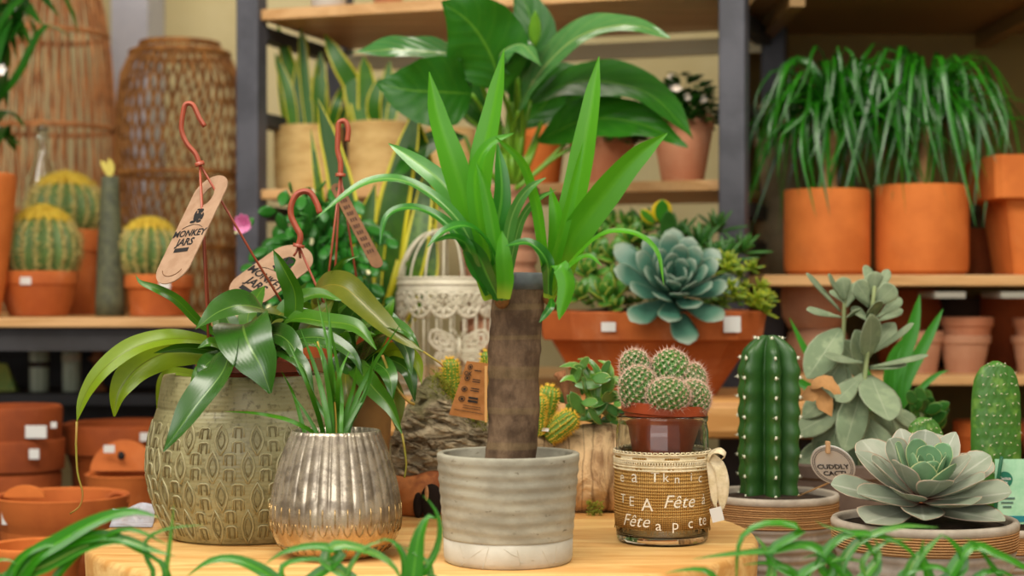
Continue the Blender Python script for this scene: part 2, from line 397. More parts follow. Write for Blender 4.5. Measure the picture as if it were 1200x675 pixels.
# ---------- wicker lanterns ----------
M['wicker'] = plain('wicker', '9c6a34', .55, '754a22', 30); M['wicker2'] = plain('wicker_light', 'bb7e4a', .55, '946038', 30)
def lantern(label, cx, D, base, prof, mat, crossing, nst, hoops):
    c = P(cx, base, D); s = S(D); root = thing('wicker_lantern', label, 'lantern', c, None)
    tab = [((base-y)*s, r*s) for r, y in prof]; H = tab[-1][0]
    rad = lambda z: interp(tab, z)
    for sg, nm in ((1, 'woven_stakes'), (-1, 'woven_stakes')):
        b = MB()
        for i in range(nst):
            th0 = 2*PI*i/nst+U(-.02, .02); pts = []
            for j in range(19):
                z = H*j/18; th = th0+sg*crossing*j/18; r = rad(z)+sg*.0015
                pts.append(c+Vector((r*math.cos(th), r*math.sin(th), z)))
            b.tube(pts, .0023, 5, rnd=random.random())
        build(b, nm, mat, root)
    for y in hoops:
        z = (base-y)*s; r = rad(z)+.003; b = MB()
        for k in (-.5, .5):
            pts = [c+Vector((r*math.cos(2*PI*i/40), r*math.sin(2*PI*i/40), z+k*.005)) for i in range(41)]
            b.tube(pts, .0035, 6)
        build(b, 'hoop', mat, root)
    return root
lantern('brown wicker lantern with flat rounded top standing against the cream wall', 211, 3.48, 368, [(60, 368), (66, 300), (71, 230), (72, 170), (71, 120), (67, 88), (56, 64), (44, 53)], M['wicker'], 1.3, 38, (366, 290, 205, 64, 53))
lantern('tall light rattan lantern at the left edge behind the barrel cacti', 58, 3.72, 367, [(78, 367), (80, 250), (76, 150), (70, 70), (60, 0), (40, -60), (22, -90)], M['wicker2'], .35, 40, (366, 250, 152, 42, -40, -90))
# ---------- barrel cacti ----------
M['barrel'] = leafm('barrel_skin', '5f7a3c', dark='465f30', transl=0, rough=.5, warm=False); M['fuzz'] = plain('straw_spines', 'cdbb74', .5, 'b5a25c', 60); M['gold'] = plain('golden_spines', 'e0c448', .5, 'c9a52e', 60)
M['palespine'] = plain('pale_spines', 'e8dcc0', .5)
def barrel(cx, cy, D, rx, ry, root, n=17):
    c = P(cx, cy, D); s = S(D); R = rx*s; H = ry*s
    b = MB(); g = MB(); g2 = MB(); prof = []
    for j in range(15):
        ph = -PI/2*.8+(PI*.9)*j/14*1.0; ph = min(ph, PI/2-.02); prof.append((R*max(math.cos(ph), .03), H*math.sin(ph)))
    md = lambda th, r, z: r*(.82+.18*abs(math.cos(th*n/2))**.7)
    b.lathe(prof, c, n*8, md); build(b, 'cactus_body', M['barrel'], root)
    for i in range(n):
        th = 2*PI*i/n
        for j in range(22):
            ph = -PI*.32+PI*.8*j/21; q = R*math.cos(ph); p = c+Vector((q*math.cos(th), q*math.sin(th), H*math.sin(ph)))
            nr = Vector((math.cos(th)*math.cos(ph), math.sin(th)*math.cos(ph), math.sin(ph)+.15))
            for k in range(7 if ph < .8 else 12):
                (g if ph > .75 else g2).spine(p, nr+Vector((U(-1, 1), U(-1, 1), U(-.8, .9)))*.9, R*U(.15, .3), .0013)
    for k in range(500):
        a = U(0, 6.28); q = R*.62*math.sqrt(random.random()); p = c+Vector((q*math.cos(a), q*math.sin(a), H*math.sqrt(max(0, 1-(q/R)**2))*.98))
        g.spine(p, Vector((math.cos(a)*q/R, math.sin(a)*q/R, 1))+Vector((U(-.6, .6), U(-.6, .6), 0)), R*U(.12, .22), .0014)
    build(g, 'crown_spines', M['gold'], root); build(g2, 'side_spines', M['fuzz'], root)
G1 = 'golden barrel cacti on the left table'
r_, c_, t_ = clay_pot('barrel_cactus', 'golden barrel cactus in a low wide terracotta bowl at the left edge', 'cactus', 45, 370, 3.02, [(33, 370), (40, 352), (44, 334), (46, 333), (47, 321), (46, 319)], M['terra'], G1, 5)
barrel(50, 292, 3.02, 42, 44, r_); sticker(r_, 30, 329, 2.95, 13, 9)
r_, c_, t_ = clay_pot('barrel_cactus', 'golden barrel cactus standing higher and further back in a tall terracotta pot', 'cactus', 84, 370, 3.25, [(27, 370), (30, 300), (31, 295), (33, 294), (34, 272), (33, 270)], M['terra'], G1, 4)
barrel(77, 245, 3.25, 42, 36, r_)
r_, c_, t_ = clay_pot('barrel_cactus', 'golden barrel cactus in a terracotta pot in front of the brown wicker lantern', 'cactus', 186, 370, 3.02, [(33, 370), (36, 340), (37, 338), (40, 337), (40, 325), (39, 323)], M['terra'], G1, 5)
barrel(175, 295, 3.02, 35, 34, r_); sticker(r_, 193, 334, 2.95, 13, 10)
# slim vase, glass bottle
root = thing('slim_vase', 'tall slim grey-green stoneware vase between the barrel cacti', 'vase', P(129, 370, 3.0)); s = S(3.0); c = P(129, 370, 3.0)
b = MB(); b.lathe([(.001, 0), (17*s, 0), (17*s, 20*s), (14*s, 90*s), (10.5*s, 150*s), (10*s, 163*s), (8*s, 163*s), (8*s, 150*s)], c, 32); build(b, 'body', plain('stoneware', '5c6048', .6, '484c3c', 60, .3, 90), root)
b = MB(); b.leaf(pspl([(129, 208), (124, 196), (118, 188)], 3.0, 6), 8*s, prof='lance'); b.leaf(pspl([(129, 208), (131, 198), (127, 185)], 3.0, 6), 7*s); b.tube(pspl([(129, 220), (129, 206)], 3.0, 3), .001, 5)
build(b, 'dried_sprig', plain('straw', 'c7b85a', .7), root)
def glassm(name, c='ffffff', rough=.02, tint=1.45):
    t = NT(name); t.b.inputs['Transmission Weight'].default_value = 1; t.b.inputs['IOR'].default_value = tint
    return t.fin(C(c), rough)
M['glass'] = glassm('clear_glass', 'f0f5f0')
root = thing('glass_bottle', 'clear glass bottle with a narrow neck behind the barrel cacti', 'bottle', P(50, 368, 3.38)); c = P(50, 368, 3.38); s = S(3.38)
b = MB(); b.lathe([(.001, 0), (24*s, 2*s), (26*s, 40*s), (25*s, 120*s), (18*s, 160*s), (8*s, 185*s), (6*s, 215*s), (8*s, 218*s), (6*s, 218*s), (4*s, 210*s), (6*s, 186*s), (16*s, 158*s), (23*s, 118*s), (24*s, 40*s), (22*s, 5*s), (.001, 4*s)], c, 32); build(b, 'glass_body', M['glass'], root)
b = MB(); b.ball(P(50, 150, 3.38), 6*s, 12, 8); b.tube([P(50, 150, 3.38), P(50, 162, 3.38)], 4*s, 10); build(b, 'stopper', M['glass'], root)
# ---------- plant with white flower + pot at left edge ----------
M['palm'] = leafm('palm_leaf', '2c7a1e', '4a9a30', dark='14501a', rough=.4, transl=.25)
r_, c_, t_ = clay_pot('potted_palm', 'leafy dark green plant in a tall terracotta pot cut off by the left edge', 'plant', -32, 371, 2.93, [(30, 371), (38, 330), (46, 260), (50, 220), (50, 208), (49, 205)], M['terra_or'], None, 8)
lb = MB()
for pts, w in (([(-32, 215), (-15, 120), (10, 40), (45, -25)], 14), ([(-32, 215), (-10, 130), (20, 90), (55, 30), (85, 45)], 12), ([(-32, 215), (-20, 190), (0, 160), (25, 170)], 22),
               ([(-32, 215), (-12, 150), (8, 132), (30, 148)], 20), ([(-32, 215), (-30, 100), (-8, 10), (30, 15), (45, 50)], 16), ([(-32, 215), (-20, 60), (5, 20), (20, 70)], 20),
               ([(-32, 215), (-25, 80), (15, 35), (28, 5)], 26), ([(-32, 215), (-20, 90), (0, 55), (5, 100)], 26), ([(-32, 215), (-20, 70), (35, -10), (75, -5), (92, 40)], 12),
               ([(-32, 215), (-40, 60), (0, -20), (18, 20)], 30), ([(-32, 215), (-10, 60), (10, 20), (28, 50)], 34), ([(-32, 215), (-30, 30), (10, -10), (50, 30)], 32), ([(-32, 215), (-20, 20), (30, -20), (70, 20)], 22), ([(-32, 215), (-10, 110), (0, 90), (8, 125)], 30), ([(-32, 215), (-10, 170), (2, 150), (18, 178)], 26), ([(-32, 215), (-30, 60), (-5, 40), (12, 80)], 36), ([(-32, 215), (-25, 40), (10, 10), (40, 60)], 18)):
    lb.leaf(pspl([(x, y, 2.93+.05*i) for i, (x, y) in enumerate(pts)], 2.9, 14), w*S(2.93), (-.2, -1, .5), 'lance', .2)
build(lb, 'foliage', M['palm'], r_)
b = MB()
for k in range(6):
    a = k*PI/3; b.petal(P(2, 82, 2.88), Vector((math.cos(a), -.4, math.sin(a))), (0, -1, 0), .014, .007, .001, 'oval')
build(b, 'flower', plain('white_petals', 'f4f0ea', .5), r_)
# ---------- under the left table ----------
M['jar'] = plain('grey_glass_tube', 'dfe6d2', .15, 'b0bca0', 8, stretch=(6, 6, .3))
for i, (cx, w, y0, y1, lab) in enumerate(((46, 23, 410, 474, 'squat pale green glass jar with a dark band on the shelf under the left table'), (84, 22, 408, 472, 'taller pale green glass cylinder under the left table, right of the squat jar'))):
    c = P(cx, y1, 3.18); s = S(3.18); root = thing('glass_cylinder', lab, 'jar', (c.x, c.y, .97), 'jars under the left table')
    c = Vector((c.x, c.y, .97)); h = (1.055-.97)
    b = MB(); b.lathe([(.001, 0), (w/2*s, 0), (w/2*s, h), (w/2*s-.002, h), (w/2*s-.002, .004), (.001, .004)], c, 24); build(b, 'glass_body', M['jar'], root)
    b = MB(); z = (.045, .055, .018, .008)[i]; b.lathe([(w/2*s+.001, z), (w/2*s+.001, z+.01+.004*i)], c, 24, cap0=False); build(b, 'label_band', plain('band%d' % i, ('3a2a24', 'c9c0a4')[i], .6), root)
root = thing('wooden_finial', 'turned wooden candle holder on the shelf under the left table', 'candle holder', (P(115, 0, 3.18).x, 3.18, .97)); c = Vector(root['_o']); s = S(3.18)
b = MB(); b.lathe([(.001, 0), (11*s, 0), (10*s, .006), (5*s, .012), (6*s, .03), (5*s, .05), (9*s, .056), (12*s, .06), (6*s, .068), (8*s, .078), (5*s, .084), (.001, .084)], c, 24); build(b, 'body', plain('turned_wood', 'a06840', .5, '7f4e2c', 10), root)
root = thing('folded_packet', 'green and yellow packet leaning at the left edge under the table', 'packet', (P(4, 0, 3.18).x, 3.18, .97)); c = Vector(root['_o'])
b = MB(); b.add([c+Vector(v) for v in ((-.03, 0, 0), (.022, 0, 0), (.004, .01, .05), (-.03, .01, .055), (-.03, .03, 0), (.022, .03, 0))], [(0, 1, 2, 3), (1, 5, 2), (4, 0, 3), (5, 4, 3, 2), (0, 4, 5, 1)]); build(b, 'wrapper', plain('wrapper', '6f9a4a', .4, 'c9b840', 12), root, smooth=False)
# lower terracotta pots at left (standing on the low shelf, z = .737)
SB = .737
def lowpot(cx, D, prof, label, mat, z=SB, tilt=0, name='terracotta_pot', grp='terracotta pots on the low shelf at left', stick=None, n=48):
    """prof (r_px, h_px) upward"""
    s = S(D); c = Vector((P(cx, 0, D).x, D, z)); root = thing(name, label, 'pot', c, grp)
    pts = [(.001, 0)]+[(r*s, h*s) for r, h in prof]; rt, zt = pts[-1]; pts += [(rt*.97, zt+1*s), (rt*.9, zt-1*s), (rt*.86, zt*.5), (rt*.7, 6*s), (.001, 6*s)]
    ax = Matrix.Rotation(tilt, 3, 'X') if tilt else None
    b = MB(); b.lathe(pts, c, n, ax=ax); build(b, 'body', mat, root, auto=True)
    if stick:
        for sx, sy, sw, sh in stick: sticker(root, sx, sy, D-rt*math.sqrt(max(0, 1-((sx-cx)/(rt/s))**2))-.003, sw, sh, .15)
    return root
hh = lambda yt, D, z=SB: (CZ-z)/S(D)-(yt-HZ)     # pixel height of row yt above base
D = 2.9; M_d = M['terra_dark']
zt = SB
def ydrop(y, D): return CZ-(y-HZ)*S(D)
def stackpot(cx, D, rows, label, mat, stick=None, grp='terracotta pots on the low shelf at left'):
    """rows (r_px, y_px) bottom to top in absolute rows"""
    yb = rows[0][1]; z = ydrop(yb, D)
    return lowpot(cx, D, [(r, yb-y) for r, y in rows], label, mat, z, stick=stick, grp=grp)
D = 2.75
stackpot(20, D, [(34, 645.4), (44, 585), (50, 583), (51, 555), (50, 553)], 'brown terracotta bowl at the bottom of the left stack', M_d)
stackpot(20, D, [(46, 557), (50, 551), (54, 549), (55, 516), (54, 514)], 'brown terracotta bowl in the middle of the left stack', M_d, [(40, 532, 12, 12)])
stackpot(18, D, [(46, 519), (50, 514), (53, 513), (54, 478), (53, 476)], 'brown terracotta bowl on top of the left stack', M_d, [(42, 506, 25, 15), (63, 498, 7, 7)])
D = 2.88
stackpot(150, D, [(48, 631.8), (60, 560), (70, 530), (74, 528), (75, 498), (74, 496)], 'wide dark terracotta pot at the back of the low shelf', M_d, [(105, 520, 26, 14), (170, 512, 12, 10)])
# terracotta strawberry-type bowls with a raised back
D = 2.6
rt = stackpot(150, D, [(38, 662.7), (42, 620), (46, 590), (48, 560), (50, 555)], 'clay wall pot with raised round back and hole beside the textured planter', M['terra'])
b = MB(); c = P(143, 552, D+.02)
ring = [c+Vector((math.cos(PI*i/16)*38*S(D), .012*math.sin(PI*i/16), math.sin(PI*i/16)*36*S(D))) for i in range(17)]
b.add(ring+[p+Vector((0, .008, 0)) for p in ring], [tuple(range(16, -1, -1)), tuple(range(17, 34))]+[(i, i+1, i+18, i+17) for i in range(16)]+[(16, 0, 17, 33)]); build(b, 'raised_back', M['terra'], rt, smooth=False)
b = MB(); b.ball(P(142, 534, D+.012), 4.5*S(D), 10, 6, (1, .5, 1.2)); build(b, 'hole', M['black'], rt)
sticker(rt, 128, 526, D+.008, 13, 9, 5)
D = 2.36
rt = stackpot(72, D, [(48, 695), (60, 643), (72, 610), (76, 600), (78, 585), (79, 580)], 'shallow round clay bowl with a curled lip in front of the left stack', M['terra'], [(13, 607, 22, 16)])
b = MB(); c = P(28, 583, D); ring = [c+Vector((math.cos(PI*i/16)*24*S(D), 0, math.sin(PI*i/16)*14*S(D))) for i in range(17)]
b.add(ring+[p+Vector((0, .008, 0)) for p in ring], [tuple(range(16, -1, -1)), tuple(range(17, 34))]+[(i, i+1, i+18, i+17) for i in range(16)]+[(16, 0, 17, 33)]); build(b, 'raised_lip', M['terra_or'], rt, smooth=False)
b = MB(); b.tube([P(138, 585, D)+Vector((math.cos(a)*11*S(D), 0, math.sin(a)*7*S(D))) for a in [2*PI*i/20 for i in range(21)]], 3.5*S(D), 8); build(b, 'loop_handle', M['terra'], rt)
D = 2.16
rt = stackpot(42, D, [(40, 727.4), (44, 700), (50, 660), (55, 648), (56, 640), (55, 638)], 'clay bowl at the lower left corner of the picture', M['terra_or'])
# stand for the two nearest clay bowls
# ---------- top shelf bits ----------
zt = 1.666
def rackpt(px, g, z):                      # point on the rack's depth line g that shows at column px
    k = (px-600)/F; s0 = (k*(A.y+G.y*g)-(A.x+G.x*g))/(E.x-k*E.y); q = A+E*s0+G*g; return Vector((q.x, q.y, z))
for px, r, m, lab in ((385, .036, M['white_paper'], 'white pot on the top shelf of the rack, only its base in view'), (455, .03, M['terra_pink'], 'pinkish clay pot on the top shelf of the rack, only its base in view')):
    c = rackpt(px, .08, zt); root = thing('small_pot', lab, 'pot', c); b = MB()
    b.lathe([(.001, 0), (r*.8, 0), (r, .05), (r*1.05, .08), (r*.95, .08), (r*.8, .01), (.001, .01)], c, 32); build(b, 'body', m, root)
# ---------- mid shelf ----------
ZM = 1.3407
def shelfpot(px, g, r, ytop, label, mat, name='clay_pot', cat='pot', grp=None, soil=6, taper=.75, lip=True):
    c = rackpt(px, g, ZM); D = c.y; s = S(D); h = (CZ-c.z)/s*-1; base = HZ-(c.z-CZ)/s
    prof = [(r*taper, base), (r*.97, ytop+12), (r, ytop+11), (r, ytop)] if lip else [(r*taper, base), (r*(taper+.6)/1.6*1.02, base-8), (r, ytop+(base-ytop)*.4), (r, ytop)]
    return clay_pot(name, label, cat, px, base, D, prof, mat, grp, soil, cxyz=c)
M['cream_pot'] = plain('cream_rough_pot', 'cfb176', .85, 'b8965c', 14, .5, 40, stretch=(1, 1, 3), bdist=.003)
M['sans'] = leafm('snake_leaf', '4e8a2c', None, 'b9bf3c', '2f6a22', .4, .2, edgew=.72, var=.8)
M['sans2'] = leafm('snake_leaf_banded', '58862e', None, 'c9cf3c', '2a5a20', .4, .2, edgew=.72, var=1, spot='2f5a24', spotscale=60)
r1, c1, s1 = shelfpot(362, .13, 41, 150, 'variegated snake plant in a round cream pot beside the rack post', M['cream_pot'], 'snake_plant', 'plant', 'snake plants in cream pots', taper=.93, lip=False)
r2, c2, s2 = shelfpot(444, .12, 36, 145, 'broad-leaved snake plant in a cream pot behind the tag hooks', M['cream_pot'], 'snake_plant', 'plant', 'snake plants in cream pots', taper=.93, lip=False)
def sans(root, c, blades, mat, D):
    for pts, w in blades:
        b = MB(); b.leaf(pspl([(x, y, D+U(-.015, .015)) for x, y in pts], D, 14), w*S(D), (U(-.3, .3), -1, .1), 'sword', .12, .03, wf=2); build(b, 'leaf', mat, root)
sans(r1, s1, [([(345, 158), (338, 110), (322, 62)], 15), ([(350, 158), (352, 100), (358, 40)], 20), ([(347, 158), (362, 115), (375, 75)], 12), ([(340, 158), (333, 120), (327, 62)], 12), ([(356, 158), (345, 100), (325, 28)], 20), ([(372, 158), (374, 110), (376, 60)], 20), ([(385, 158), (395, 122), (404, 98)], 13), ([(364, 158), (357, 90), (352, 30)], 14), ([(392, 158), (400, 138), (408, 122)], 12), ([(380, 158), (378, 130), (380, 90)], 18)], M['sans'], c1.y-.01)
sans(r2, s2, [([(425, 150), (418, 110), (396, 70), (380, 40)], 24), ([(422, 150), (415, 110), (405, 80)], 26), ([(430, 150), (430, 105), (426, 66)], 24), ([(448, 150), (452, 110), (457, 70)], 16), ([(456, 150), (462, 120), (466, 90)], 14), ([(440, 150), (438, 120), (446, 90)], 18)], M['sans'], c2.y-.02)
root_, c_, s_ = shelfpot(432, .24, 14, 100, 'small pink clay pot standing behind the cream pots', M['terra_pink'])
shelfpot(528, .17, 30, 152, 'cream clay pot partly hidden by the broad leaf on the middle shelf', M['cream_pot'], taper=.9, lip=False)
for px, g, r, yt, m, lab in ((637, .2, 27, 150, M['terra_or'], 'orange clay pot behind the lily stems on the middle shelf'), (706, .12, 39, 160, M['terra_pink'], 'low pink clay pot on the middle shelf under the drooping lily leaf'),
                       (800, .06, 37, 137, M['terra_pink'], 'whitewashed clay pot with small white flowers at the right end of the middle shelf')):
    rt, cc, ss = shelfpot(px, g, r, yt, lab, m, 'flowering_plant' if px == 800 else 'clay_pot', 'plant' if px == 800 else 'pot', None, 8, .66)
    if px in (800, 706):
        b = MB(); f = MB(); D = cc.y
        for k in range(420):
            a = U(0, 2*PI); q = math.sqrt(random.random())*r*1.15; h = U(0, 58)*(1-(q/r/1.2)**2)
            p = ss+Vector((math.cos(a)*q*S(D), math.sin(a)*q*S(D), h*S(D)))
            b.petal(p, Vector((math.cos(a), math.sin(a)-.3, U(-.2, .9))), (0, 0, 1), U(.018, .03), .016, .001, 'oval', -.2, .2)
        for k in range(8):
            a = U(PI, 2*PI); q = U(.3, 1.1)*r; h = U(20, 55)
            p = ss+Vector((math.cos(a)*q*S(D), math.sin(a)*q*S(D), h*S(D)))
            for j in range(5): f.petal(p, Vector((math.cos(j*1.256), -.5, math.sin(j*1.256))), (0, -1, 0), .009, .006, .001, 'oval')
        build(b, 'foliage', leafm('small_leaf%d' % px, '2c6a1c', '5a9a3a', dark='164412', rough=.35), rt); build(f, 'flowers', plain('whiteflower%d' % px, 'efe2d4', .5), rt)
b = MB(); q = rackpt(368, -.012, 1.331); b.box(q, (.036, .002, .012), RA); rt = build(b, 'price_label', M['white_paper'], base=q, smooth=False, label='white price label clipped to the edge of the middle shelf', cat='label')
# ---------- ponytail palms ----------
M['pony'] = leafm('ponytail_leaf', '2c8a1c', '49a83a', dark='125212', rough=.28, transl=.2, spec=.7)
ZR = 1.182
def pony(cx, w, ytop, label, x0, x1, ycrown, seed):
    random.seed(seed); D = 2.92; base = HZ-(ZR-CZ)/S(D); c = P(cx, base, D); c.z = ZR
    root, c, ss = clay_pot('ponytail_palm', label, 'plant', cx, base, D, [(w*.44, base), (w*.49, base-5), (w*.5, base-14), (w*.5, ytop+8), (w*.5, ytop)], M['terra_or'], 'ponytail palms in orange cylinder pots', 6, cxyz=c, inner=.92)
    b = MB(); b.tube(pspl([(cx+2, ytop+10, D), (cx+3, ytop-25, D), (cx+6, ycrown, D)], D, 10), [.026, .014, .012, .011, .010], 14); build(b, 'trunk', plain('pony_bark%d' % seed, 'a98255', .8, '7a5a38', 40, .5, 80, stretch=(1, 1, .4)), root)
    b = MB(); hub = P(cx+6, ycrown, D)
    for k in range(230):
        a = U(0, 2*PI); R = U(.2, 1.1)*(x1-x0)/2*S(D); el = U(.1, 1.5); d = Vector((math.cos(a), math.sin(a)*.75, 0))
        up = U(.05, .13)*math.sin(el)*1.1; dr = U(-.07, .07) if k % 3 else U(.05, .19)
        p1 = hub+d*R*.3+Vector((0, 0, up*.8)); jx = U(-.03, .03); p2 = hub+d*R*.62+Vector((jx*.4, 0, up)); p3 = hub+d*R*.88+Vector((jx, 0, up*.45-dr*.3)); p4 = hub+d*R*U(.9, 1.1)+Vector((jx*2.4, 0, -dr))
        if p4.y < 2.7: p4.y = 2.7
        b.leaf(spl([hub, p1, p2, p3, p4], 12), U(.005, .0095), d*U(-.5, 1)+Vector((U(-.8, .8), U(-.9, 0), 1)), 'grass', .3, k=1)
    build(b, 'foliage', M['pony'], root)
    return root
pony(969, 100, 224, 'ponytail palm in the left of the two orange cylinder pots', 862, 1090, 152, 3)
pony(1080, 108, 219, 'ponytail palm in the right of the two orange cylinder pots', 975, 1205, 146, 5)
random.seed(11)
# square rimmed pot at right edge
def sqpot(name, label, cx, base, D, rows, mat, ch=.16, cat='pot', z=None, cxyz=None, grp=None, inner=.9, depthf=1.):
    c = Vector(cxyz) if cxyz else P(cx, base, D); s = S(D); root = thing(name, label, cat, c, grp); b = MB()
    def ring(r, z):
        k = r*ch*2; ps = [(r, -r+k), (r, r-k), (r-k, r), (-r+k, r), (-r, r-k), (-r, -r+k), (-r+k, -r), (r-k, -r)]
        return [c+Vector((x, y*depthf, z)) for x, y in ps]
    pts = [(r*s, (base-y)*s) for r, y in rows]; rt, zt = pts[-1]
    rings = [ring(.001, 0)]+[ring(r, z) for r, z in pts]+[ring(rt*inner, zt), ring(rt*inner*.97, zt-.012), ring(.001, zt-.012)]
    b.loft(rings, False, False); build(b, 'body', mat, root, smooth=False, bevel=.002); return root
D = 2.92; base = HZ-(ZR-CZ)/S(D)
sqpot('clay_pot', 'large pink-orange clay pot with a thick square rim at the right edge', 1222, base, D, [(46, base), (58, 237), (75, 236), (77, 187)], M['terra_or'], .05, cxyz=(P(1222, 0, D).x, D, ZR))
# dried roots / dark pots behind palms
root, *_ = clay_pot('clay_pot', 'dark clay pot hidden behind the right palm', 'pot', 1155, base, 3.12, [(30, base), (36, base-50), (37, base-55)], M_d, None, cxyz=(P(1150, 0, 3.12).x, 3.12, ZR))
# stone figure (pale shape behind the left palm)
c = Vector((P(920, 0, 3.15).x, 3.15, ZR)); root = thing('stone_pot', 'weathered grey stone urn behind the left ponytail palm', 'pot', c); s = S(3.15)
b = MB(); b.lathe([(.001, 0), (30*s, 0), (34*s, 60*s), (26*s, 100*s), (34*s, 150*s), (36*s, 200*s), (30*s, 202*s), (20*s, 195*s), (.001, 190*s)], c, 32); build(b, 'body', plain('stone', '8d7f62', .85, '6b5f45', 12, .5, 30), root)
c = Vector((P(1165, 0, 3.15).x, 3.15, ZR)); root = thing('stone_pot', 'weathered grey stone urn between the right palm and the square rimmed pot', 'pot', c)
b = MB(); b.lathe([(.001, 0), (26*s, 0), (30*s, 50*s), (24*s, 90*s), (28*s, 120*s), (24*s, 122*s), (16*s, 115*s), (.001, 110*s)], c, 32); build(b, 'body', plain('stone2', '84775a', .85, '5f543c', 12, .5, 30), root)
# ---------- lower right shelf ----------
ZL = 1.017; D = 2.93; base = HZ-(ZL-CZ)/S(D)
def lr(px, D, rows, label, mat, n=40, dz=0, stick=None, grp='clay pots on the lower right shelf', name='clay_pot'):
    base = HZ-(ZL+dz-CZ)/S(D); s = S(D); c = Vector((P(px, 0, D).x, D, ZL+dz)); root = thing(name, label, 'pot', c, grp)
    pts = [(.001, 0)]+[(r*s, (rows[0][1]-y)*s) for r, y in rows]; rt, zt = pts[-1]; pts += [(rt*.96, zt+1*s), (rt*.88, zt-1*s), (rt*.8, zt*.4), (.001, zt*.3)]
    b = MB(); b.lathe(pts, c, n); build(b, 'body', mat, root, auto=True); return root, zt
g = 'round clay jars stacked on the lower right shelf'
r0, z0 = lr(958, 2.95, [(28, 440), (36, 430), (38, 415), (34, 396), (28, 390)], 'round faded pink clay jar at the bottom of the pair behind the grey-leaved plant', M['terra_pale'], grp=g)
r0, z1 = lr(955, 2.95, [(30, 390), (38, 376), (40, 356), (38, 340), (30, 335)], 'round faded pink clay jar on top of the pair behind the grey-leaved plant', M['terra_pale'], dz=z0+.001, grp=g)
r0, z0 = lr(1078, 2.9, [(19, 440), (25, 405), (27, 404), (28, 392)], 'pale pink clay pot alone left of the stacked pair', M['terra_pale'])
r0, z0 = lr(1130, 2.9, [(21, 440), (28, 406), (30, 405), (31, 397)], 'pale pink clay pot at the bottom of the stacked pair', M['terra_pale'])
r0, z0 = lr(1133, 2.9, [(25, 398), (28, 384), (30, 383), (31, 374)], 'pale clay pot with orange rim on top of the stacked pair', M['terra_pink'], dz=z0-.004)
r0, z0 = lr(1213, 2.9, [(19, 440), (25, 406), (27, 405), (28, 398)], 'pale clay pot at the bottom of the pair cut off by the right edge', M['terra_pale'])
r0, z0 = lr(1213, 2.9, [(21, 398), (23, 384), (25, 383), (26, 374)], 'pale clay pot on top of the pair cut off by the right edge', M['terra_pink'], dz=z0-.004)
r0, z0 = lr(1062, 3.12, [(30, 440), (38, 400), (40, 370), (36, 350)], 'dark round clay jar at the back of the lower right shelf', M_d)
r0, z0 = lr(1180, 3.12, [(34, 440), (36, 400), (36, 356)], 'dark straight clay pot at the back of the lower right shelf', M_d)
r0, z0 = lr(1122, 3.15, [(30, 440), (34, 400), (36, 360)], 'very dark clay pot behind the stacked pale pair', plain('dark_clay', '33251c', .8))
# pots on the lowest shelf
for px, r, lab in ((1158, 40, 'orange clay pot on the lowest right shelf behind the prickly pear'), (1240, 46, 'pink clay pot on the lowest right shelf at the right edge'), (1040, 38, 'clay pot on the lowest right shelf behind the grey-leaved plant')):
    D = 2.92; c = Vector((P(px, 0, D).x, D, .863)); root = thing('clay_pot', lab, 'pot', c, 'clay pots on the lowest right shelf'); s = S(D)
    b = MB(); b.lathe([(.001, 0), (r*.75*s, 0), (r*.95*s, 30*s), (r*s, 31*s), (r*s, 48*s), (r*.9*s, 48*s), (r*.7*s, 8*s), (.001, 8*s)], c, 40); build(b, 'body', M['terra'] if px < 1200 else M['terra_pink'], root, auto=True)
# ---------- text ----------
def text_into(mb, s, fn, size=1, off=0, spacing=1, shear=0, res=2):
    """letters as flat faces; fn maps centred text (x, y) to a world point"""
    cu = bpy.data.curves.new('t', 'FONT'); cu.body = s; cu.size = size; cu.align_x = 'CENTER'; cu.align_y = 'CENTER'
    cu.offset = off; cu.space_character = spacing; cu.shear = shear; cu.resolution_u = res
    o = bpy.data.objects.new('t', cu); col.objects.link(o); dg = bpy.context.evaluated_depsgraph_get(); dg.update()
    me = bpy.data.meshes.new_from_object(o.evaluated_get(dg))
    mb.add([fn(v.co.x, v.co.y) for v in me.vertices], [tuple(p.vertices) for p in me.polygons])
    bpy.data.objects.remove(o); bpy.data.meshes.remove(me); bpy.data.curves.remove(cu)
def frame3(v, u, D, sgn=1):
    """two pixel directions -> orthogonal 3-D vectors (full length each)"""
    dot = v[0]*u[0]+v[1]*u[1]; lv = math.hypot(*v); lu = math.hypot(*u)
    a = math.sqrt(abs(dot)*lv/lu); b = -dot/a if a > 1e-6 else 0
    s = S(D); V3 = Vector((v[0], a*sgn, -v[1]))*s; U3 = Vector((u[0], b*sgn, -u[1]))*s
    return V3, U3
M['kraft'] = plain('kraft_card', 'a98a70', .8, '9c7c62', 60); M['kraft_dark'] = plain('kraft_card_shade', '7d5a3c', .8, '6d4d34', 60)
M['terraplastic'] = plain('copper_plastic', 'a85238', .38, '984630', 20, spec=.5)
def stadium(w, h, n=14):
    r = w/2; q = h/2-r
    return [(r*math.cos(PI*i/n), q+r*math.sin(PI*i/n)) for i in range(n+1)]+[(-r*math.cos(PI*i/n), -q-r*math.sin(PI*i/n)) for i in range(n+1)]
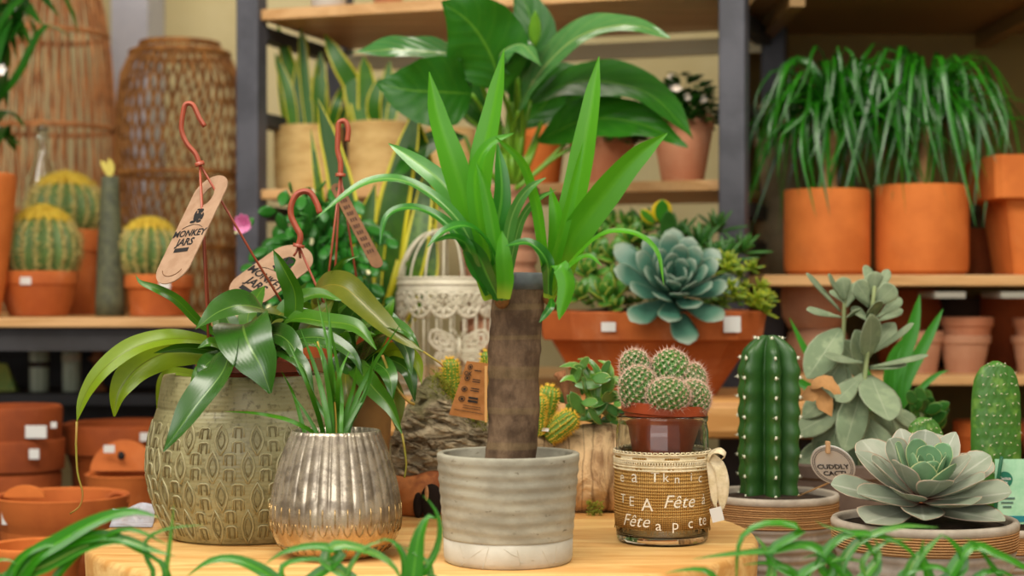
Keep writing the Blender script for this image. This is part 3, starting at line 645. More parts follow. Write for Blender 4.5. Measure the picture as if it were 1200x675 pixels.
def slot_tag(label, cen, D, v, u, mat, letters=True, sgn=-1):
    V3, U3 = frame3(v, u, D, sgn); c = P(*cen, D); L = V3.length; W = U3.length; ev = V3/L; eu = U3/W; nn = eu.cross(ev).normalized()
    if nn.y > 0: nn = -nn
    f = lambda x, y, z=0: c+eu*x-ev*y+nn*z
    root = thing('hang_tag', label, 'tag', c, None); b = MB()
    out = stadium(W, L); m = len(out); hole = [(W*.17*math.cos(a), L*.5-W*.62+W*.27*math.sin(a)) for a in [math.atan2(y-L*.0, x) if 0 else 2*PI*i/m-.0 for i, (x, y) in enumerate(out)]]
    vs = []; T = .0006
    for z in (T, -T): vs += [f(x, y, z) for x, y in out]+[f(x, y, z) for x, y in hole]
    fs = []
    for i in range(m):
        k = (i+1) % m; fs += [(i, k, m+k, m+i), (2*m+i, 3*m+i, 3*m+k, 2*m+k), (i, 2*m+i, 2*m+k, k), (m+i, m+k, 3*m+k, 3*m+i)]
    b.add(vs, fs); build(b, 'card', mat, root, smooth=False)
    t = MB(); Z = T+.0004; k = W/39
    if letters:
        text_into(t, 'MONKEY', lambda x, y: f(x*k*1.0, y*k*1.12-6*k, Z), 9.4, .25, .98)
        text_into(t, 'JARS', lambda x, y: f(x*k, y*k*1.12-16*k, Z), 10.2, .28, .98)
        t.add([f(x*k, y*k, Z) for x, y in ((-9, -27), (8, -27), (8, -22.5), (-9, -22.5))], [(0, 1, 2, 3)])
        for cx, cy, rx, ry in ((0, 13, 4.4, 5), (1.2, 20, 3.3, 2.6), (-3, 7.6, 3.5, 1.6), (4, 7.6, 3, 1.6), (-4, 17, 1.3, 3.8), (5.2, 13, 1.2, 4), (-2.5, 22, 2, 1)):
            t.add([f((cx+rx*math.cos(2*PI*i/14))*k, (cy+ry*math.sin(2*PI*i/14))*k, Z) for i in range(14)], [tuple(range(14))])
        t.tube([f((5+2*math.cos(a))*k, (12+5*math.sin(a))*k, Z) for a in (-.5, 0, .5, 1, 1.6)], .4*k, 4)
        t.tube([f(x*k, (4.5-.03*x*x)*k, Z) for x in (-12, -8, 0, 8, 12)], .25*k, 4)
        build(t, 'printed_logo', M['black'], root, smooth=False)
        g = MB(); g.tube([f(12*k*math.cos(a), (-44+10*math.sin(a))*k, Z-.0003) for a in [PI+.3+i*(PI-.6)/10 for i in range(11)]], .5*k, 4); build(g, 'pressed_line', M['kraft_dark'], root)
    else:
        for j in range(9):
            for q in range(3): t.add([f(x*W, y*L, Z) for x, y in ((-.3+q*.2, .27-j*.075), (-.3+q*.2+U(.08, .18), .27-j*.075), (-.3+q*.2+.15, .31-j*.075), (-.3+q*.2, .31-j*.075))], [(0, 1, 2, 3)])
        build(t, 'printed_logo', plain('brown_ink', '4a2e1c', .7), root, smooth=False)
    return root
# ---------- bird cage ----------
M['ivory'] = plain('ivory_metal', 'd9d2bc', .5, 'c4bda4', 30)
D = 2.6; BZ = .9985; base = HZ-(BZ-CZ)/S(D); c = P(522, base, D); c.z = BZ; s = S(D); R = 55*s
root = thing('birdcage', 'ivory metal birdcage lantern with a lace-cut band and a butterfly', 'birdcage', c); zz = lambda y: (base-y)*s
b = MB(); N = 22
for i in range(N):
    a = 2*PI*i/N; b.tube([c+Vector((R*math.cos(a), R*math.sin(a), 0)), c+Vector((R*math.cos(a), R*math.sin(a), zz(335)))], 1.1*s, 6)
build(b, 'bars', M['ivory'], root)
b = MB()
for i in range(16):
    a = 2*PI*i/16; pts = [c+Vector((R*q*math.cos(a), R*q*math.sin(a), zz(y))) for q, y in ((1, 326), (.93, 310), (.78, 292), (.5, 276), (.2, 270), (0, 269))]; b.tube(spl(pts, 14), 1.2*s, 6)
build(b, 'dome', M['ivory'], root)
for y, r in ((326, 1.02), (333, 1.03), (base-14, 1.02)): b = MB(); b.tube([c+Vector((R*r*math.cos(a), R*r*math.sin(a), zz(y))) for a in [2*PI*i/48 for i in range(49)]], 1.7*s, 6); build(b, 'hoop', M['ivory'], root)
b = MB(); b.lathe([(.001, 0), (R*1.03, 0), (R*1.03, 4*s), (.001, 4*s)], c, 48); build(b, 'base_plate', M['ivory'], root)
b = MB()
def cyl(a, z, r=1.02): return c+Vector((R*r*math.cos(a), R*r*math.sin(a), z))
b.lathe([(R*1.01, zz(342)), (R*1.01, zz(326)), (R*1.03, zz(326)), (R*1.03, zz(342))], c, 48, cap0=False)
NB = 12
for i in range(NB):
    a0 = 2*PI*i/NB; w = 2*PI/NB*.5
    for rr_, y0, th in ((14, 357, 2.2), (5, 357, 1.8)):
        b.tube([cyl(a0+rr_/55*math.cos(t), zz(y0-rr_*math.sin(t))) for t in [2*PI*k/20 for k in range(21)]], th*s, 5)
    for k in range(8): t = 2*PI*k/8; b.tube([cyl(a0+q/55*math.cos(t), zz(357-q*math.sin(t))) for q in (5, 13)], 2*s, 5)
    b.tube([cyl(a0+w+7/55*math.cos(t), zz(350-6*math.sin(t))) for t in [2*PI*k/14 for k in range(15)]], 2.4*s, 5)
build(b, 'lace_band', M['ivory'], root)
b = MB(); bc = P(538, 408, D-R-.006)
for sg in (-1, 1):
    for lobe in ([(0, 2), (10, 14), (30, 20), (33, 8), (22, -2), (4, -3)], [(2, -2), (18, -3), (27, -10), (22, -20), (10, -18), (2, -8)]):
        ps = spl([(sg*x*s, 0, y*s) for x, y in lobe]+[(sg*lobe[0][0]*s, 0, lobe[0][1]*s)], 30); b.tube([bc+p for p in ps], 1.5*s, 5)
        cx = sum(p[0] for p in lobe)/6; cy = sum(p[1] for p in lobe)/6
        for q in (.35, .68): b.tube([bc+Vector((sg*cx*s*(1-q)+p.x*q, 0, cy*s*(1-q)+p.z*q)) for p in ps], 1.2*s, 5)
        for p in ps[::4]: b.tube([bc+Vector((sg*cx*s, 0, cy*s)), bc+p], .9*s, 4)
b.tube([bc+Vector((0, -.002, -14*s)), bc+Vector((0, -.002, 12*s))], 2.2*s, 8)
for sg in (-1, 1): b.tube([bc+Vector((0, 0, 10*s)), bc+Vector((sg*4*s, 0, 18*s)), bc+Vector((sg*9*s, 0, 22*s))], .8*s, 5)
build(b, 'butterfly', M['ivory'], root)
# ---------- ribbed clay planter behind cage with big lily ----------
M['lily'] = leafm('lily_leaf', '2c7a1a', '50902e', dark='1a5c14', rough=.36, transl=.3, veins=46, midw=.05)
M['lilyg'] = leafm('lily_leaf_gloss', '4f8f60', '9bbf8a', dark='35774a', rough=.2, transl=.15, veins=46, midw=.06, spec=.9)
M['stem'] = leafm('stem_green', '6fa83a', dark='4a8a26', transl=.1)
D = 2.72; base = HZ-(BZ-CZ)/S(D)
prof = [(40, base)]
for k in range(12):
    y = base-6-k*20; r = 41+k*.35; prof += [(r, y), (r+2.5, y-3), (r+2.5, y-12), (r, y-16)]
prof = [p for p in prof if p[1] > 226]+[(48, 226), (48, 221)]
root, c, ss = clay_pot('peace_lily', 'big peace lily with broad drooping leaves in a ribbed pink clay pot', 'plant', 584, base, D, prof, M['terra_pale'], None, 6, cxyz=(P(584, 0, D).x, D, BZ))
LL = [  # stem px path, leaf px path, width, normal, mat
 ([(598, 222), (600, 150), (590, 120)], [(588, 106, 2.56), (574, 62, 2.54), (550, 26, 2.52), (517, 2, 2.50)], 100, (-.2, -1, .1), 0),
 ([(596, 222), (585, 150), (565, 100), (545, 70)], [(558, 62, 2.6), (520, 62, 2.55), (460, 58, 2.5), (411, 62, 2.48)], 56, (.1, -.7, .8), 1),
 ([(596, 222), (590, 170), (570, 130)], [(553, 110, 2.56), (520, 108, 2.52), (475, 105, 2.5), (441, 97, 2.5)], 84, (.1, -1, -.1), 0),
 ([(600, 222), (600, 160), (612, 110)], [(608, 130, 2.6), (625, 95, 2.56), (680, 42, 2.5), (745, 30, 2.46), (785, 45, 2.45)], 58, (.1, -.75, .7), 1),
 ([(602, 222), (610, 170), (625, 120)], [(622, 118, 2.66), (680, 95, 2.6), (760, 110, 2.55), (812, 163, 2.5)], 66, (.3, -.8, .5), 0),
 ([(604, 222), (620, 190), (640, 160)], [(630, 165, 2.66), (690, 140, 2.6), (750, 145, 2.56), (806, 172, 2.52)], 58, (.2, -.9, .3), 0),
 ([(598, 222), (595, 150), (600, 90)], [(598, 110, 2.7), (590, 70, 2.7), (570, 35, 2.68), (530, 25, 2.66)], 60, (-.2, -1, .2), 0),
 ([(600, 222), (604, 140), (618, 80)], [(606, 95, 2.58), (615, 70, 2.56), (622, 50, 2.56), (630, 22, 2.56)], 22, (-.5, -1, .1), 0),
 ([(598, 222), (580, 170), (550, 130)], [(545, 135, 2.66), (530, 100, 2.64), (545, 70, 2.62), (560, 40, 2.62)], 50, (.3, -1, .3), 1),
 ([(602, 222), (606, 160), (590, 80)], [(600, 120, 2.64), (625, 60, 2.62), (620, 15, 2.62), (600, -25, 2.62)], 60, (.2, -1, .2), 0),
 ([(602, 222), (612, 160), (610, 80)], [(606, 90, 2.56), (585, 66, 2.54), (610, 52, 2.52), (635, 78, 2.5)], 34, (.2, -.9, .8), 1),
 ([(596, 222), (560, 190), (530, 165)], [(545, 160, 2.7), (510, 165, 2.66), (480, 190, 2.6), (455, 215, 2.58)], 34, (-.2, -1, .4), 0),
 ([(602, 222), (616, 190), (640, 140)], [(640, 130, 2.75), (700, 110, 2.7), (735, 100, 2.68), (780, 125, 2.64)], 50, (.2, -1, .4), 0),
 ([(602, 222), (600, 190), (612, 140)], [(606, 150, 2.74), (640, 120, 2.72), (650, 90, 2.7), (690, 80, 2.7)], 46, (.1, -1, .3), 0),
 ([(598, 222), (592, 190), (585, 150)], [(590, 150, 2.72), (560, 130, 2.7), (540, 110, 2.7), (500, 125, 2.66)], 46, (.1, -1, .3), 0)]
for i, (st, lf_, w, nr, mi) in enumerate(LL):
    b = MB(); b.leaf(pspl(lf_, D, 22), w*S(2.56), nr, 'broad', .14, .035, k=4, cup=.1); lo_ = build(b, 'leaf', [M['lily'], M['lilyg']][mi], root)
    b = MB(); pts = pspl([(x, y, 2.68-.03*j) for j, (x, y) in enumerate(st[:-1])]+[lf_[0]], D, 14); b.tube(pts, [.0062, .005, .004, .003], 8); build(b, 'leaf_stalk', M['stem'], root, parent=lo_)
for st in ([(604, 222), (630, 200), (665, 165), (690, 140)], [(604, 222), (625, 205), (650, 185), (700, 158)]):
    b = MB(); b.tube(pspl(st, 2.64, 14), [.004, .003, .003], 7); build(b, 'leaf_stalk', M['stem'], root)
b = MB(); b.petal(P(627, 55, 2.52), (0, -.1, 1), (0, -1, 0), .055, .02, .012, 'broad'); build(b, 'bud', M['stem'], root)
# ---------- large snake plant behind the cage ----------
D = 2.66; base = HZ-(BZ-CZ)/S(D)
root, c, ss = clay_pot('snake_plant', 'large banded snake plant with yellow leaf margins left of the birdcage', 'plant', 432, base, D, [(34, base), (38, 440), (40, 400), (41, 395)], M['terra'], None, 6, cxyz=(P(432, 0, D).x, D, BZ))
for pts, w in (([(425, 410), (410, 320), (400, 220), (372, 115)], 36), ([(430, 410), (448, 330), (462, 240), (482, 155), (492, 120)], 42), ([(445, 410), (478, 330), (495, 250), (490, 170), (478, 118)], 40), ([(440, 410), (470, 350), (486, 300), (500, 215), (505, 185)], 30),
               ([(420, 410), (385, 300), (372, 210), (364, 150)], 14), ([(436, 410), (440, 330), (452, 250), (480, 182)], 16), ([(435, 410), (425, 330), (430, 260), (440, 215)], 30), ([(450, 410), (500, 330), (505, 280), (500, 250)], 22)):
    b = MB(); b.leaf(pspl([(x, y, D-.02+U(-.02, .02)) for x, y in pts], D, 18), w*S(D), (U(-.2, .2), -1, .1), 'sword', .12, .03, k=3, wf=2); build(b, 'leaf', M['sans2'], root)
# ---------- christmas cactus with pink flower ----------
M['xmas'] = leafm('holiday_cactus_pad', '2c7a35', dark='226a26', rough=.35, transl=.1, var=.7)
D = 2.52; base = HZ-(BZ-CZ)/S(D)
root, c, ss = clay_pot('holiday_cactus', 'bushy flat-jointed holiday cactus with pale buds and one pink flower', 'plant', 372, base, D, [(40, base), (50, 420), (52, 400), (52, 392)], M['terra_dark'], None, 5, cxyz=(P(372, 0, D).x, D, BZ))
b = MB(); bu = MB(); random.seed(21); tips = []
for k in range(95):
    tx = U(280, 468); ty = 245+abs(tx-385)**1.3*.10+U(0, 120); sx = 372+(tx-372)*.25; dy = U(-.13, .1)
    if k < 9: tx, ty = [(283, 268), (300, 300), (330, 240), (352, 245), (395, 238), (425, 250), (452, 285), (300, 330), (285, 318)][k]; dy = -.08
    pts = spl([P(sx, 392, D), P((sx+tx)/2, min(ty, 392)-25, D+dy*.6), P(tx, ty, D+dy)], 24); n = 5
    for j in range(n):
        p = pts[int(j*23/n)+3]; q = pts[min(23, int((j+1)*23/n)+2)]; d = q-p
        if d.length < .004: continue
        b.petal(p, d, (U(-.5, .5), -1, U(0, .8)), d.length*1.15, .019, .004, 'oval', .05, .1, m=6, n=6)
    if k % 6 == 0: bu = MB(); bu.petal(pts[-1], (pts[-1]-pts[-3]), (0, -1, 0), .016, .007, .007, 'oval', m=5, n=6); build(bu, 'bud', M.setdefault('bud', plain('pale_bud', 'd6d4a6', .5)), root)
build(b, 'jointed_stems', M['xmas'], root)
b = MB(); fc = P(286, 264, D-.09)
for k in range(12): a = k*.9; b.petal(fc, Vector((math.cos(a)*.5+.0, -.4, math.sin(a)*.6-.2+k*.05)), (0, -1, 0), .022, .012, .001, 'oval', .3)
build(b, 'flower', plain('pink_petals', 'd97fb0', .5, 'e3a3c6', 40), root)
# ---------- terracotta succulent bowl ----------
D = 2.63; base = HZ-(BZ-CZ)/S(D); c = Vector((P(758, 0, D).x, D, BZ))
root = sqpot('succulent_bowl', 'wide terracotta planter crowded with blue-green, jade and aloe succulents', 758, base, D, [(74, base), (110, 400), (112, 396), (122, 396), (127, 364)], M['terra'], .13, 'planter', cxyz=c, inner=.93, depthf=1.)
s = S(D); zs = (base-368)*s
b = MB(); b.lathe([(110*s, zs), (60*s, zs+.008), (.001, zs+.012)], c, 24); build(b, 'soil', M['soil'], root)
sticker(root, 713, 383, D-.166, 17, 11, 5); sticker(root, 858, 380, D-.166, 20, 19, 5)
M['ech'] = leafm('blue_green_rosette', '547f6a', None, '8fa88c', '3f6f5c', .4, .05, edgew=.85, var=.6, tipc='8a9a88', warm=False)
M['jade'] = leafm('jade_leaf', '4f8f38', None, 'a9b45a', '2f6a2a', .35, .08, edgew=.85, var=.6); M['aloe'] = leafm('aloe_leaf', '3a7a35', dark='24562a', rough=.4, transl=.05)
M['sedum'] = leafm('sedum_leaf', '8fae2e', dark='4f7a22', rough=.4, transl=.1, tipc='b8c83c')
def rosette(b, c, ax, R, n, L0=1., W=.42, T=.08, cup=.3, prof='spat', open_=1., bend=.35, phase=0):
    ax = Vector(ax).normalized(); e1 = ax.orthogonal().normalized(); e2 = ax.cross(e1); ga = 2.39996
    for i in range(n):
        f = (i+.5)/n; a = i*ga+phase; el = (1-f)**.8*(PI/2*.93)*open_ + (1-open_)*.3
        L = R*(.35+.65*f**.7)*L0*U(.92, 1.06); rad = e1*math.cos(a)+e2*math.sin(a)
        d = rad*math.cos(el)+ax*math.sin(el)
        b.petal(Vector(c)+rad*R*.05-ax*R*.22*f, d, ax*1.0-rad*.3*math.sin(el), L, R*W*(.5+.5*f), R*T, prof, bend*(1-.4*f), cup)
b = MB(); rosette(b, P(790, 336, 2.47), (.05, -.8, .55), 80*s, 38, W=.38, T=.06, cup=.3, open_=.8, bend=.2); build(b, 'blue_rosette', M['ech'], root)
b = MB()
for (x, y, dd, r, n) in ((712, 345, 2.50, 36, 14), (690, 318, 2.56, 30, 12), (722, 300, 2.6, 32, 12), (742, 280, 2.66, 32, 12), (668, 345, 2.55, 26, 10), (700, 275, 2.7, 26, 10), (735, 335, 2.55, 24, 10), (670, 300, 2.66, 26, 10), (757, 265, 2.7, 24, 9), (700, 300, 2.62, 30, 12), (725, 325, 2.58, 28, 12), (680, 345, 2.5, 26, 10), (742, 310, 2.62, 26, 10), (715, 262, 2.74, 26, 10), (690, 290, 2.68, 26, 10), (735, 262, 2.74, 26, 10), (660, 325, 2.6, 26, 10), (720, 358, 2.48, 22, 9)):
    rosette(b, P(x, y, dd), (U(-.3, .3), -.6, .8), r*s, n, W=.62, T=.2, cup=.25, prof='oval', bend=.35)
build(b, 'jade_rosettes', M['jade'], root)
b = MB()
for (x, y, dd, r, n) in ((820, 285, 2.66, 52, 15), (850, 300, 2.62, 42, 12), (795, 275, 2.7, 46, 12), (760, 262, 2.72, 40, 10), (835, 300, 2.6, 40, 12), (870, 290, 2.68, 40, 12), (775, 290, 2.68, 40, 12), (840, 265, 2.72, 40, 12), (745, 285, 2.7, 36, 10)):
    rosette(b, P(x, y, dd), (U(-.2, .2), -.35, .9), r*s, n, W=.2, T=.1, cup=.2, prof='sword', bend=-.1)
b.petal(P(783, 285, 2.6), (-.05, -.2, 1), (0, -1, .1), 42*s, 20*s, 4*s, 'oval')
build(b, 'aloe_clump', M['aloe'], root)
b = MB(); b.petal(P(775, 262, 2.62), (0, -.1, 1), (0, -1, .2), 30*s, 25*s, 5*s, 'oval', rnd=1); b.petal(P(768, 262, 2.64), (-.8, -.1, .6), (0, -1, .2), 26*s, 14*s, 4*s, 'oval')
build(b, 'round_leaf', leafm('round_leaf', '3f8a2c', None, 'd0c22c', '2f7a24', .4, .1, edgew=.6), root)
b = MB()
for k in range(26):
    x = U(838, 898); y = U(300, 352)+(x-838)*.25; b_ = P(x, y, 2.5+U(-.04, .1)); rosette(b, b_, (U(-.3, .6), -.5, .8), U(13, 20)*s, 11, W=.3, T=.16, prof='sword', bend=.1)
build(b, 'sedum_clump', M['sedum'], root)
b = MB()
for k in range(30):
    x = U(650, 870); rosette(b, P(x, U(350, 362), 2.53+U(0, .05)), (U(-.3, .3), -.5, .8), U(10, 17)*s, 8, W=.4, T=.2, prof='oval')
build(b, 'small_rosettes', M['jade'], root)
# ---------- plants on the low table at right ----------
M['rope'] = None
t = NT('rope_band'); w_ = t.wave(118, (.02, .02, 1), .5, 1, 'BANDS', 'Z', 1); n_ = t.noise(260, 4)
t.bump(w_, .8, .004); t.bump(n_, .4, .001); M['rope'] = t.fin(t.mix(t.ramp(t.math('ADD', t.math('MULTIPLY', w_, .6), t.math('MULTIPLY', n_, .4)), .25, .75), C('94683c'), C('cfa06c')), .85, 0, .2)
M['gconc'] = plain('grey_concrete', 'a39a90', .85, '8b8278', 30, .2, 90); M['rimc'] = plain('rim_concrete', 'b5aa9a', .8, 'a09585', 40, .3, 120)
def ropebowl(name, label, cx, D, R, yr, yband, taper, grp=None, cz=None):
    s = S(D); c = Vector((P(cx, 0, D).x, D, T2)); base = HZ-(T2-CZ)/s; root = thing(name, label, 'planter' if 0 else 'plant', c, grp); H = (base-yr)*s; zb = (base-yband)*s
    b = MB(); pts = [(.001, 0), (R*taper*s, 0), (R*taper*1.03*s, .006)]; n = 26
    for j in range(n+1): v = j/n; pts.append(((R*taper*1.03+(R*.97-R*taper*1.03)*v)*s+.0012*math.sin(v*n*.5*PI), .008+(zb-.008)*v))
    b.lathe(pts, c, 64); build(b, 'ribbed_base', M['gconc'], root)
    b = MB(); pts = []; n = 28
    for j in range(n+1): v = j/n; pts.append((R*(.985+.01*v)*s+.0011*abs(math.sin(v*3.5*PI*2)), zb+(H-.008-zb)*v))
    b.lathe(pts, c, 72, cap0=False); build(b, 'rope_band', M['rope'], root)
    b = MB(); pts = [(R*.97*s, H-.010), (R*1.005*s, H-.008), (R*1.01*s, H-.003), (R*.99*s, H), (R*.94*s, H), (R*.92*s, H-.003), (R*.91*s, H-.03)]
    b.lathe(pts, c, 72, cap0=False); build(b, 'rim', M['rimc'], root)
    b = MB(); b.lathe([(R*.92*s, H-.008), (R*.5*s, H-.002), (.001, H)], c, 32); build(b, 'soil', M['soil'], root)
    return root, c, c+Vector((0, 0, H-.008))
# column cactus
M['cereus'] = leafm('column_cactus_skin', '28582a', dark='173f20', rough=.4, transl=0, var=.6, spec=.5)
root, c, ss = ropebowl('column_cactus', 'tall dark green ribbed column cactus in a rope-banded grey bowl', 905, 2.08, 77, 577, 612, .72)
D = 2.08; s = S(D); b = MB(); g = MB(); cc = Vector((P(901, 0, D).x, D, ss.z)); H = (585-393)*s; N = 6; prof = []
for j in range(61):
    v = j/60; r = 37*s*(1 if v < .78 else math.sqrt(max(.0, 1-((v-.78)/.225)**2))); prof.append((max(r, .0008)*(.94+.06*min(1, v*4)), H*v))
sc = lambda z, th: 1+.035*math.sin(z/H*2*PI*8)
ph0 = R_(-90+4)
md = lambda th, r, z: r*(.40+.60*(abs(math.cos((th-ph0)*N/2))**1.1))*sc(z, th)
b.lathe(prof, cc, N*20, md); build(b, 'cactus_stem', M['cereus'], root)
for i in range(N):
    th = ph0+2*PI*i/N
    for j in range(9):
        z = H*(j+.25)/8.4
        if z > H*.985: continue
        r = interp([(p[1], p[0]) for p in prof], z)*1.02; p = cc+Vector((r*math.cos(th), r*math.sin(th), z)); g.ball(p, 1.5*s, 7, 5, (1, 1, 1.6))
        for k in range(5): g.spine(p, Vector((math.cos(th)+U(-.9, .9), math.sin(th)+U(-.9, .9), U(-.8, 1))), 5*s, .0004)
build(g, 'areoles', plain('areole_wool', 'dfe0c8', .7), root)
# round tag
c = P(976, 545, 1.97); V3, U3 = frame3((25, 66), (48, -3), 1.99, 1); rt = thing('round_tag', 'round white cardboard tag with dark lettering pegged beside the column cactus', 'tag', c)
ev = V3.normalized(); eu = U3.normalized(); nn = eu.cross(ev).normalized(); nn = nn if nn.y < 0 else -nn; W = 26*S(1.99)
f = lambda x, y, z=0: c+eu*x-ev*y+nn*z
b = MB(); n = 40; ring = [f(W*math.cos(2*PI*i/n), W*1.12*math.sin(2*PI*i/n), .0006) for i in range(n)]; rb = [p-nn*.0012 for p in ring]
b.add(ring+rb, [tuple(range(n)), tuple(range(2*n-1, n-1, -1))]+[(i, i+n, (i+1) % n+n, (i+1) % n) for i in range(n)]); build(b, 'card', M['white_paper'], rt, smooth=False)
b = MB(); k = W/26
for q in (.9, .82): b.tube([f(q*W*math.cos(2*PI*i/48), q*W*1.12*math.sin(2*PI*i/48), .0008) for i in range(49)], .35*k, 4)
text_into(b, 'CUDDLY', lambda x, y: f(x*k, y*k-2*k, .0012), 9.5, .3); text_into(b, 'CACTI', lambda x, y: f(x*k, y*k-12*k, .0012), 9.5, .3)
build(b, 'printed_lettering', M['black'], rt, smooth=False)
b = MB(); q = f(0, W*1.02); b.box(q, (.005, .008, .014)); build(b, 'wooden_peg', plain('peg', 'b08a62', .6), rt, smooth=False, bevel=.001)
b = MB(); b.tube([f(0, W*.9, -.002), f(0, -W*.9, -.003), Vector((c.x-.03, 2.03, T2+.12))], .0010, 5); build(b, 'stick', M['shelfwood'], rt)
# echeveria bowl
M['ech2'] = leafm('grey_rosette', 'a6a998', 'b0b4a4', 'c8ac94', '88957f', .4, .06, edgew=.88, var=.8, basec='b07a68', midw=.1, warm=False)
M['ech3'] = leafm('green_rosette', '8fb088', None, 'b9c08a', '6f9a70', .35, .06, edgew=.86, var=.7, basec='b8604a', warm=False)
root, c, ss = ropebowl('echeveria_bowl', 'large grey-green echeveria rosette in a rope-banded bowl at lower right', 1083, 1.75, 107, 607, 639, .8)
D = 1.75; s = S(D); hub = P(1081, 571, 1.742); b = MB(); g = MB(); ga = 2.39996; random.seed(4)
for i in range(0):
    fq = (i+.5)/44; a = i*ga+.8; el = R_(78)*(1-fq)**1.25-R_(6)*fq; rad = Vector((math.cos(a), math.sin(a)*.95, 0)); d = rad*math.cos(el)+Vector((0, 0, math.sin(el)))
    L = (32+72*fq**.75)*s*U(.93, 1.05); W = (17+38*fq**.8)*s*U(.92, 1.1); tgt = b if fq > .42 else g
    tgt.petal(hub+rad*.004-Vector((0, 0, .034*fq)), d, Vector((0, 0, 1))-rad*.6, L, W, 4.5*s, 'spat', .22-.12*fq, .38, m=10, n=12)
axr = Vector((.02, -.42, .9)).normalized(); e1 = axr.orthogonal().normalized(); e2 = axr.cross(e1)
for i in range(36):
    fq = (i+.5)/36; a = i*ga+.8; el = R_(80)*(1-fq)**1.15-R_(4)*fq; rad = e1*math.cos(a)+e2*math.sin(a); d = rad*math.cos(el)+axr*math.sin(el)
    L = (32+84*fq**.8)*s*U(.93, 1.06); W = (20+37*fq**.75)*s*U(.94, 1.12); tgt = b if fq > .36 else g
    q = hub+rad*.004-axr*.020*fq
    if d.z < -.1: d.z *= .55
    tgt.petal(q, d, axr-rad*.5, L, W, 4*s, 'spat' if i % 3 else 'oval', .24-.14*fq, .42, m=12, n=14)
build(b, 'outer_leaves', M['ech2'], root); build(g, 'inner_leaves', M['ech3'], root)
# prickly pear
M['opun'] = leafm('prickly_pad', '3f7a30', dark='2c5f2a', rough=.45, transl=0, spot='55863f', spotscale=60)
root, c, ss = ropebowl('prickly_pear', 'upright prickly pear pad cactus in a grey rope-banded bowl at the right edge', 1172, 2.03, 76, 612, 640, .8)
def pad(px, yb, yt, w, D, root, tilt=0, name='pad', th=10, rows=17):
    s = S(D); c = P(px, yb, D); H = (yb-yt)*s; b = MB(); g = MB(); rings = []; m = 26; n = 28; prof = [(0, .85), (.15, .95), (.4, 1.), (.65, .99), (.8, .96), (.89, .86), (.95, .68), (.985, .42), (1, .1)]
    R = Matrix.Rotation(tilt, 3, 'Y')
    areo = [];
    for r in range(rows):
        for k in range(7): areo.append(((k+.5*(r % 2)-3.25+U(-.15, .15))/3.3, (r+.6+U(-.2, .2))/rows))
    def pt(u, v, side=-1):
        hw = w/2*s*interp(prof, v); x = hw*u; y = side*th*s*math.sqrt(max(0, 1-u*u))*interp(prof, v)**.5
        bump = max(0, 1-min(((u-a)*3.0)**2+((v-q)*rows*.8)**2 for a, q in areo)); y += side*bump*3.0*s
        return c+R @ Vector((x, y, H*v))
    for j in range(m+1):
        v = j/m; ring = []
        for i in range(n): a = 2*PI*i/n; ring.append(pt(math.cos(a), v, -1 if math.sin(a) < 0 else 1))
        rings.append(ring)
    b.loft(rings)
    # finer front skin
    N1, N2 = 36, 70; vs = [pt(-.97+1.94*i/N1, .02+.95*j/N2, -1)-Vector((0, .0003, 0)) for j in range(N2+1) for i in range(N1+1)]
    b.add(vs, [(j*(N1+1)+i, j*(N1+1)+i+1, (j+1)*(N1+1)+i+1, (j+1)*(N1+1)+i) for j in range(N2) for i in range(N1)], [(0, .5, .5)]*len(vs))
    po = build(b, name, M['opun'], root)
    for a, q in areo:
        if abs(a) > .97: continue
        p = pt(a, q); g.ball(p, .6*s, 6, 4)
        for k in range(3): g.spine(p, (U(-1, 1), -1, U(-1, 1)), 4*s, .0003)
    build(g, 'areoles', M['palespine'], root, parent=po)
pad(1167, 618, 423, 58, 2.01, root); pad(1112, 600, 484, 42, 2.0, root, -.3, th=8, rows=11)
c = P(1184, 576, 1.962); rt = thing('plant_label', 'mint green plastic plant label standing in front of the prickly pear', 'label', c)
s = S(1.962); b = MB(); b.box(c, (36*s, .0012, 76*s)); build(b, 'card', plain('mint_card', '8fc9a4', .4, 'a9d8b8', 30), rt, smooth=False)
b = MB(); b.box(c+Vector((0, -.0008, -32*s)), (34*s, .0006, 7*s)); build(b, 'blue_strip', plain('teal_print', '1f7a86', .5), rt, smooth=False)
b = MB(); n = 24; q = c+Vector((-7*s, -.0010, 14*s)); b.add([q+Vector((9.5*s*math.cos(2*PI*i/n), 0, 9.5*s*math.sin(2*PI*i/n))) for i in range(n)], [tuple(range(n))]); build(b, 'teal_disc', plain('teal_disc', '1d6f58', .5), rt, smooth=False)
b = MB(); text_into(b, 'Cactus', lambda x, y: q+Vector((x*s, -.0006, y*s+1.5*s)), 5.2, .1); text_into(b, 'mix', lambda x, y: q+Vector((x*s, -.0006, y*s-3.2*s)), 4.6, .1); build(b, 'disc_lettering', M['white_paper'], rt, smooth=False)
b = MB()
for j in range(3): b.box(c+Vector((-4*s, -.001, (-8-5*j)*s)), ((18-4*j)*s, .0004, 2.2*s))
build(b, 'small_print', plain('grey_print', '4d6a60', .6), rt, smooth=False)
b = MB(); b.tube([P(1164, 632, 1.968), P(1167, 592, 1.96), P(1170, 560, 1.958), P(1174, 535, 1.955)], .0022, 6); build(b, 'stake', plain('green_stake', '1c5a3c', .4), rt)
